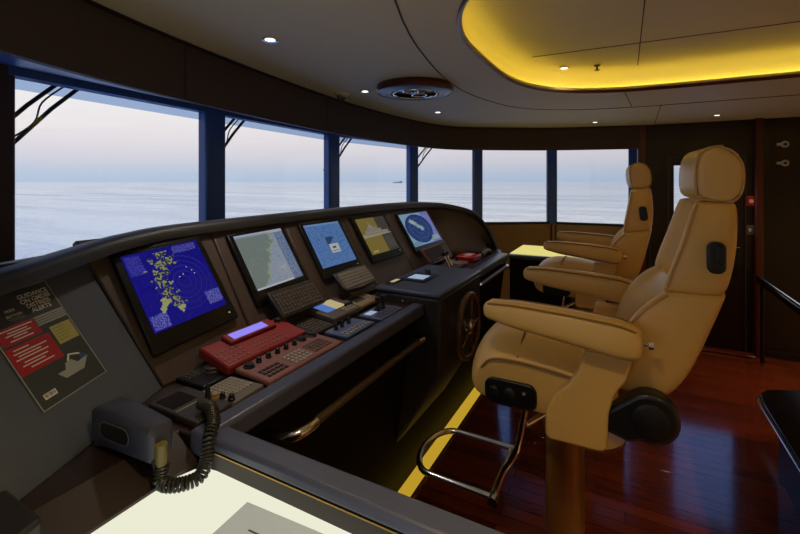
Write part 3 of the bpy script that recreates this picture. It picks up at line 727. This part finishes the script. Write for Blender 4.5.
def knob(t, x, y, z, r, h, mat='plastic'):
    bm = B(); lathe(bm, [(r, 0), (r, h*.35), (r*.82, h*.45), (r*.78, h*.95), (r*.6, h), (.0005, h)], 18); o = obj('knob', bm, mat, t); o.location = (x, y, z); return o
def flat(t, name, x0, x1, y0, y1, z, mat, th=.0015):
    bm = B(); span(bm, x0, x1, y0, y1, z, z + th); return obj(name, bm, mat, t)

# joystick panel by the handset
t = dev('joystick_panel', 'grey panel with a small joystick on the near end of the desk', 'control panel', -1.045, .757)
body(t, .115, .20, .018, 'darkgrey'); flat(t, 'touch_pad', -.045, .025, .01, .085, .018, 'fascia'); flat(t, 'bright_edge', -.05, .05, -.012, -.008, .018, 'key')
bm = B(); lathe(bm, [(.012, 0), (.009, .01), (.006, .045), (.003, .06), (.0005, .06)], 14); o = obj('joystick', bm, 'plastic', t); o.location = (.01, -.055, .018)
knob(t, .045, -.04, .018, .012, .016, 'beigep')
# radar keyboard
t = dev('radar_keyboard', 'grey keyboard with white keys between the joystick and the red mixer panel', 'keyboard', -1.015, .865, yaw=3)
body(t, .125, .135, .016, 'grey'); keys(t, -.035, -.03, 7, 7, .0135, .0135, .010, .010, .016, 'key', .003)
knob(t, -.048, -.052, .016, .010, .018); knob(t, -.05, -.02, .016, .009, .016)
t = dev('trackball', 'small black trackball block behind the grey radar keyboard', 'trackball', -1.165, .895)
body(t, .115, .13, .014, 'plastic'); keys(t, -.042, .02, 3, 3, .016, .016, .011, .007, .014, 'keygrey', .002)
knob(t, .025, 0, .014, .026, .016, 'darkgrey')
# red telephone set with lit display
t = dev('radio_set', 'red radio set with a violet lit display under the blue radar monitor', 'radio', -1.172, 1.105, tilt=14)
body(t, .365, .148, .035, 'red', bev=.008)
bm = B(); span(bm, -.10, .115, .018, .072, .035, .05); obj('display_housing', bm, 'red', t, bevel=.006)
bm = B(); span(bm, -.08, .075, .026, .062, .05, .0512); obj('display', bm, 'lcd', t)
keys(t, -.165, -.055, 5, 4, .02, .021, .011, .007, .035, 'redgrey', .002); keys(t, -.04, -.055, 8, 3, .018, .022, .011, .006, .035, 'redgrey', .002)
knob(t, .15, .05, .035, .014, .012, 'keydark')
# mauve control panel with a row of knobs
t = dev('mixer_panel', 'mauve control panel with a row of black knobs in front of the red radio', 'control panel', -1.018, 1.13, tilt=4)
body(t, .375, .15, .018, 'redgrey', bev=.006)
for k, x in enumerate((-.115, -.072, -.03, .012, .055)): knob(t, x, .045, .018, .0095, .018)
knob(t, -.155, .045, .018, .018, .012); knob(t, .105, .055, .018, .02, .01); knob(t, .155, .05, .018, .021, .014, 'keydark')
keys(t, -.16, -.05, 5, 3, .018, .02, .012, .011, .018, 'keydark', .003); keys(t, -.045, -.055, 5, 4, .018, .018, .013, .011, .018, 'key', .003); keys(t, .06, -.05, 6, 4, .017, .018, .011, .010, .018, 'keygrey', .003)
# keyboard leaning on the panel under the chart monitor
t = thing('keyboard', 'grey keyboard leaning below the coastal chart monitor', 'keyboard', on_panel(1.40, .084, .046), PANEL @ Matrix.Rotation(math.radians(-12), 3, 'X'))
body(t, .27, .125, .018, 'darkgrey'); keys(t, -.117, -.045, 14, 6, .018, .0165, .0145, .013, .018, 'keygrey', .004)
t = thing('keyboard', 'curved grey keyboard leaning below the pale blue picture monitor', 'keyboard', on_panel(1.835, .082, .048), PANEL @ Matrix.Rotation(math.radians(-12), 3, 'X'))
bm = B(); prism(bm, [(-.15, -.03), (-.13, -.058), (0, -.068), (.13, -.058), (.15, -.02), (.14, .055), (0, .062), (-.14, .055)], 0, .02); obj('body', bm, 'plastic', t, bevel=.006)
bm = B(); prism(bm, [(-.142, -.027), (-.125, -.05), (0, -.06), (.125, -.05), (.142, -.018), (.133, .05), (0, .056), (-.133, .05)], .02, .023); obj('face', bm, 'grey', t)
keys(t, -.115, -.035, 13, 5, .019, .0175, .0145, .0125, .023, 'key', .004)
# handheld terminal with lcd, dark keypads, beige device
t = dev('plotter', 'beige plotter with a lit blue and cream display', 'plotter', -1.17, 1.565, z=1.04, tilt=8)
body(t, .21, .165, .028, 'keygrey', bev=.006); flat(t, 'display', -.075, -.015, -.02, .07, .028, 'lcdb'); flat(t, 'display', -.015, .06, -.02, .07, .028, 'lcdy'); keys(t, .01, -.06, 4, 2, .02, .02, .013, .012, .028, 'key', .003)
for i_, x_ in enumerate((.045, .07, .09)): knob(t, x_, -.03, .028, .008, .015)
t = dev('keypad', 'dark brown keypad between the leaning grey keyboard and the plotter', 'keypad', -1.155, 1.385, tilt=5)
body(t, .135, .15, .02, 'darkgrey'); keys(t, -.045, -.055, 6, 6, .018, .02, .012, .011, .02, 'keygrey', .003)
t = dev('satellite_phone', 'beige handset unit lying below the curved keyboard', 'phone', -1.172, 1.785, tilt=6)
body(t, .20, .125, .025, 'beigep', bev=.01); flat(t, 'display', -.06, .02, -.02, .04, .025, 'darkgrey'); keys(t, .04, -.03, 3, 4, .018, .018, .011, .010, .025, 'key', .003)
bm = B(); span(bm, .0, .10, .045, .075, .025, .045); obj('earpiece', bm, 'beigep', t, bevel=.01)
# blue-grey lever panels
t = dev('lever_panel', 'blue-grey switch panel with black toggles at the console edge', 'control panel', -1.015, 1.475)
body(t, .205, .115, .014, 'bluep'); keys(t, -.08, -.04, 8, 2, .022, .022, .014, .012, .014, 'key', .003)
for x in (-.06, -.02, .03): knob(t, x, .03, .014, .009, .028)
flat(t, 'frame_line', -.095, .095, .05, .053, .014, 'key')
t = dev('lever_panel', 'blue-grey switch panel with black levers against the centre pedestal', 'control panel', -1.01, 1.72)
body(t, .20, .125, .014, 'bluep'); keys(t, -.08, -.045, 7, 2, .024, .022, .015, .012, .014, 'keygrey', .003)
for x in (.0, .045):
    bm = B(); lathe(bm, [(.014, 0), (.012, .015), (.007, .02), (.007, .045), (.014, .05), (.014, .062), (.0005, .064)], 14); o = obj('lever', bm, 'plastic', t); o.location = (x, .02, .014)
flat(t, 'display', -.08, -.02, .01, .045, .014, 'lcdw')
# instruments on the centre pedestal
t = dev('thruster_panel', 'black-framed plate with a pale lit display on the centre pedestal', 'control panel', -1.04, 2.21, 1.10)
body(t, .21, .15, .006, 'plastic', bev=.002); flat(t, 'display', -.06, .045, -.045, .05, .006, 'lcdw'); flat(t, 'plate', -.085, -.065, -.06, .06, .006, 'bluep')
bm = B(); span(bm, .065, .085, -.03, .0, .006, .035); obj('lever', bm, 'plastic', t, bevel=.004)
t = dev('small_switch_plate', 'narrow dark switch plate on the forward side of the centre pedestal', 'switch plate', -1.12, 2.06, 1.10)
body(t, .14, .05, .006, 'plastic', bev=.002); flat(t, 'display', -.04, .035, -.012, .012, .006, 'lcdy')
# far end of the desk
t = thing('keyboard', 'dark keyboard leaning below the last round radar monitor', 'keyboard', on_panel(2.86, .062, .046), PANEL @ Matrix.Rotation(math.radians(-12), 3, 'X'))
body(t, .34, .115, .018, 'redgrey'); keys(t, -.145, -.04, 12, 5, .026, .0185, .021, .014, .018, 'keydark', .004)
t = dev('throttle', 'black twin throttle levers at the far end of the desk', 'throttle', -1.09, 2.80)
body(t, .12, .15, .03, 'darkgrey', bev=.006)
for s in (-1, 1):
    bm = B(); tube(bm, [(s*.025, -.01, .03), (s*.025, .015, .075), (s*.025, .03, .11)], .007, 10); o = obj('lever', bm, 'chrome', t)
    bm = B(); bmesh.ops.create_uvsphere(bm, u_segments=14, v_segments=8, radius=.017, matrix=Matrix.Translation((s*.025, .032, .115))); obj('grip', bm, 'plastic', o)
t = dev('control_box', 'mauve control box with white buttons beside the throttle levers', 'control panel', -1.12, 2.985)
body(t, .15, .16, .025, 'redgrey'); keys(t, -.05, -.05, 5, 5, .024, .024, .015, .014, .025, 'key', .004); knob(t, .05, .0, .025, .014, .03)
t = dev('alarm_box', 'bright red alarm box near the far end of the desk', 'alarm', -1.10, 3.25)
body(t, .20, .15, .04, 'redlamp', bev=.01); flat(t, 'label_plate', -.06, .06, -.03, .03, .04, 'white'); knob(t, .07, -.05, .04, .012, .015)
t = dev('white_knob_unit', 'round white knob unit on the desk beside the throttle levers', 'control', -.995, 2.70)
bm = B(); lathe(bm, [(.045, 0), (.045, .012), (.035, .022), (.02, .026), (.0005, .026)], 22); obj('dial', bm, 'white', t)
knob(t, 0, 0, .026, .012, .012)
t = dev('microphone', 'grey handset lying at the far tip of the console desk', 'microphone', -1.04, 3.52)
bm = B(); tube(bm, smooth_path([(-.10, 0, .02), (-.04, 0, .035), (.05, 0, .035), (.11, 0, .018)], 4), [.016]*13, 12); obj('body', bm, 'grey', t)
bm = B(); lathe(bm, [(.02, 0), (.02, .018), (.0005, .02)], 14); o = obj('mouthpiece', bm, 'plastic', t); o.location = (.10, 0, 0)

# ------------------------------------------------------------------ intercom handset with coiled cord
t = thing('intercom_handset', 'black intercom handset with coiled cord resting on the desk corner', 'handset', (-1.022, .578, 1.032), Matrix.Rotation(math.radians(3), 3, 'Z'))
rs = []
for x, w, h, z in ((-.10, .035, .05, .045), (-.092, .055, .075, .045), (-.065, .068, .09, .05), (-.0, .066, .085, .05), (.07, .062, .078, .047), (.112, .058, .074, .044), (.122, .04, .05, .042)):
    rs.append([(x, px, z + pz) for px, pz in rrect(w, h, min(w, h) * .16, 3)])
bm = B(); rings(bm, rs); obj('body', bm, 'handset', t, sharp=40)
bm = B(); prism(bm, rrect(.105, .040, .019, 5, .004, .052), -.0352, -.0345, 'y'); obj('grip_rim', bm, 'grey', t)
bm = B(); prism(bm, rrect(.098, .034, .016, 5, .006, .052), -.0362, -.0352, 'y'); obj('grip_recess', bm, 'rubber', t)  # flat dark oval standing in for the shade inside the grip hole
bm = B(); lathe(bm, [(.012, 0), (.013, -.03), (.011, -.045), (.01, -.045)], 14); o = obj('cord_boot', bm, 'boot', t); o.location = (.132, -.012, .05)
path = smooth_path([(-.890, .576, 1.037), (-.889, .572, 1.016), (-.882, .569, 1.002), (-.86, .574, 1.001), (-.838, .592, 1.001), (-.826, .62, 1.003), (-.838, .645, 1.018), (-.856, .666, 1.056), (-.876, .695, 1.068), (-.91, .718, 1.078), (-.945, .735, 1.072), (-.985, .742, 1.069)], 24)
cum = [0]
for a, b in zip(path, path[1:]): cum.append(cum[-1] + (b-a).length)
turns = 46; pts = []; n_ = turns * 9; nrm = Vector((0, 0, 1)); j = 0
for i in range(n_ + 1):
    s = cum[-1] * i / n_
    while j < len(path) - 2 and cum[j+1] < s: j += 1
    f = (s - cum[j]) / max(1e-6, cum[j+1] - cum[j]); p = path[j].lerp(path[j+1], f); tg = (path[j+1] - path[j]).normalized()
    nrm = (nrm - tg * nrm.dot(tg)); nrm = nrm.normalized() if nrm.length > .05 else tg.orthogonal().normalized()
    a = 2 * PI * i / 9; r = .0125
    pts.append(p + (nrm * math.cos(a) + tg.cross(nrm) * math.sin(a)) * r)
bm = B(); tube(bm, pts, .0034, 5)
bmesh.ops.transform(bm, matrix=t.matrix_world.inverted(), verts=bm.verts); obj('coiled_cord', bm, 'cord', t)

# ------------------------------------------------------------------ ship's wheel
WH = thing('ships_wheel', 'small wooden ship wheel on the aft face of the centre pedestal', 'wheel', (-.745, 2.2, .875), Matrix.Rotation(PI/2, 3, 'Y'))
bm = B(); loop_tube(bm, [(.165 * math.cos(a * PI/24), .165 * math.sin(a * PI/24), 0) for a in range(48)], .016, 12); obj('rim', bm, 'wheel', WH)
bm = B(); lathe(bm, [(.03, -.045), (.03, .0), (.04, .01), (.04, .02), (.02, .028), (.0005, .03)], 22); obj('hub', bm, 'chrome', WH)
for k in range(5):
    a = 2 * PI * k / 5 + .3; bm = B(); tube(bm, [(.03 * math.cos(a), .03 * math.sin(a), .01), (.155 * math.cos(a), .155 * math.sin(a), 0)], [.009, .007], 10); obj('spoke', bm, 'wheel', WH)

# ------------------------------------------------------------------ helm chairs (forward = -x)
def chair(label, loc):
    t = thing('helm_chair', label, 'chair', loc, group='tan leather helm chairs')
    bm = B(); lathe(bm, [(.26, 0), (.26, .012), (.24, .02), (.09, .03), (.066, .05), (.064, .82), (.075, .86), (.075, .90), (.001, .90)], 32); obj('pedestal', bm, 'pedestal', t)
    # seat
    rs = []; prof = [(-.31, .99), (-.298, .945), (-.23, .925), (.10, .925), (.17, .95), (.18, 1.04), (.12, 1.085), (0, 1.105), (-.12, 1.115), (-.22, 1.108), (-.285, 1.07)]
    for v in (-1, -.985, -.93, -.6, 0, .6, .93, .985, 1):
        e = abs(v) ** 5; ring = []
        for x, z in prof:
            zz = z + (.02 * (1 - v*v) if z > 1.03 else 0) - (.03 * e if z > 1.06 else 0)
            xx = x + (.045 * abs(v)**4 if x < -.15 else 0)
            if abs(v) == 1: zz = 1.01 + (zz - 1.01) * .86; xx = -.05 + (xx + .05) * .95
            ring.append((xx, v * .245, zz))
        rs.append(ring)
    bm = B(); rings(bm, rs); seat = obj('seat', bm, 'leather', t, subsurf=2)
    bm = B(); tube(bm, smooth_path([(-.232, -.247, 1.035), (-.19, -.25, 1.072), (-.08, -.25, 1.075), (.06, -.25, 1.06)], 5), .004, 6)
    tube(bm, smooth_path([(-.115, -.238, 1.085), (-.118, -.12, 1.124), (-.118, 0, 1.131), (-.118, .12, 1.124), (-.115, .238, 1.085)], 5), .0035, 6); obj('seam', bm, 'stitch', seat)
    # control plate on the seat side
    bm = B(); prism(bm, rrect(.165, .083, .028, 5, -.135, .972), -.258, -.244, 'y'); cp = obj('control_plate', bm, 'plastic', t, bevel=.004)
    for x, r in ((-.185, .017), (-.135, .02)):
        bm = B(); lathe(bm, [(r, 0), (r, .006), (r*.7, .010), (.0005, .010)], 16, Matrix.Translation((x, -.258, .975)) @ Matrix.Rotation(PI/2, 4, 'X')); obj('knob', bm, 'rubber', cp)
    bm = B(); tube(bm, [(-.088, -.258, .985), (-.088, -.275, .992)], .005, 8); obj('toggle', bm, 'grey', cp)
    # side shells carrying the arms
    sh = [(.085, 1.165), (.07, 1.10), (.045, 1.06), (.005, 1.02), (-.02, .965), (-.022, .892), (-.01, .882), (.135, .884), (.145, .90), (.15, 1.0), (.165, 1.055), (.195, 1.10), (.21, 1.165)]
    for s in (-1, 1):
        bm = B(); prism(bm, sh, s * .245, s * .292, 'y'); obj('side_shell', bm, 'leather', t, bevel=.014, seg=3)
    # lower backrest with side wings
    def back_rings(rows):
        rs = []
        for z, fs, fc, r, w in rows:
            rs.append([(fs + .035, -w, z), (fs, -w * .985, z), (fs + .002, -w * .82, z), (fc + (fs-fc)*.2, -w * .66, z), (fc, -w * .3, z), (fc, w * .3, z), (fc + (fs-fc)*.2, w * .66, z), (fs + .002, w * .82, z), (fs, w * .985, z), (fs + .035, w, z), (r - .03, w, z), (r, w * .9, z), (r + .006, w * .4, z), (r + .006, -w * .4, z), (r, -w * .9, z), (r - .03, -w, z)])
        return rs
    bm = B(); rings(bm, back_rings([(1.035, .20, .21, .29, .20), (1.04, .16, .20, .305, .225), (1.10, .15, .22, .345, .236), (1.17, .16, .25, .374, .24), (1.25, .195, .275, .402, .24), (1.305, .24, .295, .422, .238), (1.338, .285, .31, .434, .232), (1.35, .31, .325, .44, .21)])); lower = obj('lower_backrest', bm, 'leather', t, subsurf=2)
    for s in (-1, 1):
        bm = B(); tube(bm, smooth_path([(.163, s*.237, 1.10), (.172, s*.24, 1.17), (.207, s*.24, 1.25), (.252, s*.238, 1.305), (.295, s*.23, 1.337)], 5), .004, 6); obj('piping', bm, 'piping', lower)
    # upper backrest with bolsters
    bm = B(); rings(bm, back_rings([(1.335, .285, .33, .42, .205), (1.345, .282, .362, .436, .222), (1.40, .298, .388, .45, .224), (1.48, .325, .405, .462, .216), (1.56, .348, .412, .465, .20), (1.588, .358, .405, .463, .19), (1.597, .37, .40, .455, .17)])); upper = obj('upper_backrest', bm, 'leather', t, subsurf=2)
    for s in (-1, 1):
        bm = B(); tube(bm, smooth_path([(.292, s*.222, 1.35), (.306, s*.223, 1.40), (.333, s*.215, 1.48), (.356, s*.199, 1.56), (.367, s*.188, 1.588)], 5), .0035, 6); obj('piping', bm, 'piping', upper)
    # headrest
    hp_ = [(.332, 1.625), (.342, 1.605), (.375, 1.596), (.44, 1.594), (.462, 1.604), (.474, 1.635), (.476, 1.68), (.468, 1.712), (.448, 1.738), (.41, 1.750), (.37, 1.748), (.345, 1.735), (.333, 1.70)]
    bm = B(); rings(bm, [[(.405 + (x-.405)*k + (.034 * (v/.16)**2 if x < .40 else 0), v, 1.67 + (z-1.67)*k) for x, z in hp_] for v, k in ((-.172, .90), (-.170, .965), (-.155, 1), (0, 1.02), (.155, 1), (.170, .965), (.172, .90))])
    hd = obj('headrest', bm, 'leather', t, subsurf=1, sharp=60)
    for s in (-1, 1):
        bm = B(); loop_tube(bm, [(.405 + (x-.405)*.985 + (.034 if x < .40 else 0), s*.163, 1.67 + (z-1.67)*.985) for x, z in [tuple(p)[:2] for p in smooth_path([(a, b, 0) for a, b in hp_], 3, True)]], .0038, 6); obj('piping', bm, 'piping', hd)
    for s in (-1, 1):
        bm = B(); tube(bm, [(.41, s*.07, 1.57), (.41, s*.07, 1.61)], .008, 8); obj('headrest_post', bm, 'chrome', t)
    # recline handle on the upper side
    bm = B(); prism(bm, rrect(.042, .085, .018, 5, .405, 1.448), -.236, -.208, 'y'); kn = obj('recline_knob', bm, 'plastic', t, bevel=.006)
    bm = B(); prism(bm, rrect(.02, .05, .009, 4, .412, 1.458), -.246, -.234, 'y'); obj('lever', bm, 'rubber', kn, bevel=.003)
    # hinge cover low on both sides
    for s in (-1, 1):
        hg = []
        for k in range(17):
            a = math.radians(125 - 235 * k / 16); hg.append((.252 + .07 * math.cos(a), 1.003 + .07 * math.sin(a)))
        hg += [(.20, .925), (.13, .945), (.12, .975), (.14, 1.0)]
        bm = B(); prism(bm, hg, s * .225, s * .285, 'y'); h_ = obj('hinge_cover', bm, 'plastic', t, bevel=.012, seg=3)
        bm = B(); lathe(bm, [(.045, 0), (.045, .006), (.035, .01), (.0005, .01)], 22, Matrix.Translation((.252, s*.285, 1.003)) @ Matrix.Rotation(-s*PI/2, 4, 'X')); obj('hinge_cap', bm, 'rubber', h_)
    # armrests
    for s in (-1, 1):
        rs = []
        for x, zb, zt, w in ((-.205, 1.24, 1.258, .026), (-.200, 1.230, 1.268, .05), (-.185, 1.222, 1.277, .066), (-.10, 1.203, 1.282, .076), (.05, 1.184, 1.277, .080), (.17, 1.166, 1.268, .080), (.212, 1.166, 1.258, .076), (.229, 1.178, 1.244, .056), (.234, 1.20, 1.228, .028)):
            c_, h_ = (zb+zt)/2, zt-zb
            rs.append([(x, s*.298 + py, c_ + pz) for py, pz in rrect(w, h_, min(w, h_) * .32, 3)])
        bm = B(); rings(bm, rs); ar = obj('armrest', bm, 'leather', t, sharp=60)
        bm = B()
        for e in (-1, 1): tube(bm, smooth_path([(-.188, s*.298 + e*.028, 1.272), (-.10, s*.298 + e*.034, 1.277), (.05, s*.298 + e*.036, 1.271), (.17, s*.298 + e*.036, 1.262), (.216, s*.298 + e*.03, 1.248)], 5), .003, 6)
        tube(bm, smooth_path([(-.186, s*.298 + s*.031, 1.231), (-.10, s*.298 + s*.038, 1.214), (.05, s*.298 + s*.04, 1.196), (.17, s*.298 + s*.04, 1.179), (.217, s*.298 + s*.034, 1.18)], 5), .003, 6)
        obj('stitching', bm, 'stitch', ar)
        bm = B(); tube(bm, [(.225, s*.30, 1.215), (.25, s*.30, 1.212)], .005, 8); lathe(bm, [(.012, -.006), (.012, .006), (.001, .006)], 12, Matrix.Translation((.252, s*.30, 1.212)) @ Matrix.Rotation(PI/2, 4, 'Y')); obj('adjuster_knob', bm, 'chrome', t)
    # chrome footrest
    fr = [(-.215, .155, .545), (-.45, .155, .55)] + [(-.46 - .09 * math.sin(a * PI/12), .155 * math.cos(a * PI/12), .55) for a in range(1, 12)] + [(-.45, -.155, .55), (-.215, -.155, .545)]
    bm = B(); tube(bm, fr, .012, 12); ft = obj('footrest', bm, 'chrome', t)
    bm = B(); tube(bm, [(-.225, .155, .545), (-.225, -.155, .545)], .009, 10); obj('crossbar', bm, 'chrome', ft)
    bm = B(); lathe(bm, [(.018, -.02), (.018, .02), (.001, .02)], 14, Matrix.Translation((-.215, -.16, .545)) @ Matrix.Rotation(PI/2, 4, 'X')); obj('clamp', bm, 'chrome', ft)
    bm = B(); tube(bm, smooth_path([(-.215, -.15, .545), (-.185, -.15, .64), (-.135, -.15, .74), (-.10, -.15, .93)], 5), .010, 10); obj('footrest_strut', bm, 'chrome', t)
    bm = B(); tube(bm, [(-.105, -.15, .83), (-.03, -.05, .855)], .010, 10); obj('footrest_strut', bm, 'chrome', t)
    return t
c1 = chair('near tan leather helm chair with chrome footrest, largest in the view', (-.19, 1.62, 0))
c2 = copy_tree(c1); c2.location = (-.25, 3.10, 0)
for ch in c2.children:                     # this one's back is set more upright
    if ch.name.split('.')[0] in ('lower_backrest', 'upper_backrest', 'headrest', 'headrest_post', 'recline_knob'):
        hinge = Matrix.Translation((.25, 0, 1.0))
        ch.matrix_basis = hinge @ Matrix.Rotation(math.radians(-7.5), 4, 'Y') @ hinge.inverted()
tag(c2, 'far tan leather helm chair in front of the side windows', 'chair', 'tan leather helm chairs')

# ------------------------------------------------------------------ starboard-aft furniture and wall fittings on the right
t = thing('wall_handrail', 'slim chrome-topped dark handrail running aft of the dark wall', 'handrail', (1.10, 4.0, 0))
bm = B(); tube(bm, [(1.10, 5.11, .775), (1.10, 3.55, .78)], .011, 12); obj('rail', bm, 'chrome', t, world=True)
bm = B(); span(bm, 1.085, 1.13, 3.55, 5.10, .71, .764); obj('rail_board', bm, 'table', t, world=True, bevel=.006)
for y in (4.98, 3.6):
    bm = B(); tube(bm, [(1.11, y, 0), (1.11, y, .72)], .018, 12); obj('post', bm, 'table', t, world=True)
t = thing('low_table', 'low black lacquered table with rounded corner near the right edge', 'table', (1.3, 2.6, 0))
tp = [(.66, 1.9), (.66, 2.95)] + [(.66 + .2 - .2*math.cos(a*PI/12), 3.0 + .22*math.sin(a*PI/12)) for a in range(1, 6)] + [(.95, 3.28), (1.15, 3.36), (1.6, 3.36), (1.6, 1.9)]
bm = B(); prism(bm, tp, .41, .45); obj('top', bm, 'table', t, world=True, bevel=.008)
bm = B(); span(bm, .76, 1.55, 1.95, 3.1, .0, .41); obj('base', bm, 'mahog', t, world=True)
bm = B(); tube(bm, [(.655, 1.9, .425), (.655, 2.95, .425)] + [(x - .004, y, .425) for x, y in tp[2:7]], .003, 6); obj('edge_trim', bm, 'chrome', t, world=True)
for z, s in ((2.0, 'upper'), (1.826, 'lower')):
    t = thing('wall_spotlight', s + ' of two round chrome fittings on the dark wall at right', 'fitting', (1.31, 5.17, z), group='round chrome wall fittings')
    bm = B(); lathe(bm, [(.03, 0), (.032, .02), (.026, .03), (.0005, .03)], 20, Matrix.Rotation(PI/2, 4, 'X')); obj('plate', bm, 'satin', t)
    bm = B(); tube(bm, [(-.03, -.03, 0), (-.065, -.035, 0)], .015, 12); obj('latch', bm, 'satin', t)
    bm = B(); lathe(bm, [(.014, .03), (.012, .042), (.0005, .044)], 14, Matrix.Rotation(PI/2, 4, 'X')); obj('boss', bm, 'darkgrey', t)
t = thing('fire_call_point', 'red fire alarm call point on the dark wall behind the near headrest', 'alarm', (1.062, 5.17, 1.468))
bm = B(); span(bm, -.03, .03, -.035, 0, -.05, .05); obj('box', bm, 'redlamp', t, bevel=.01)
bm = B(); lathe(bm, [(.018, 0), (.018, .004), (.001, .005)], 16, Matrix.Translation((0, -.036, 0)) @ Matrix.Rotation(PI/2, 4, 'X')); obj('button', bm, 'pwhite', t)
t = thing('light_switch', 'small metal switch plate below the red alarm call point', 'switch', (1.058, 5.17, 1.19))
bm = B(); span(bm, -.028, .028, -.008, 0, -.045, .045); obj('plate', bm, 'grey', t, bevel=.003)
bm = B(); span(bm, -.01, .01, -.016, -.008, -.016, .016); obj('rocker', bm, 'white', t, bevel=.003)

# ------------------------------------------------------------------ render look
vs_ = SC.view_settings
vs_.view_transform = 'Standard'; vs_.look = 'None'; vs_.exposure = .12; vs_.gamma = 1; vs_.use_curve_mapping = False
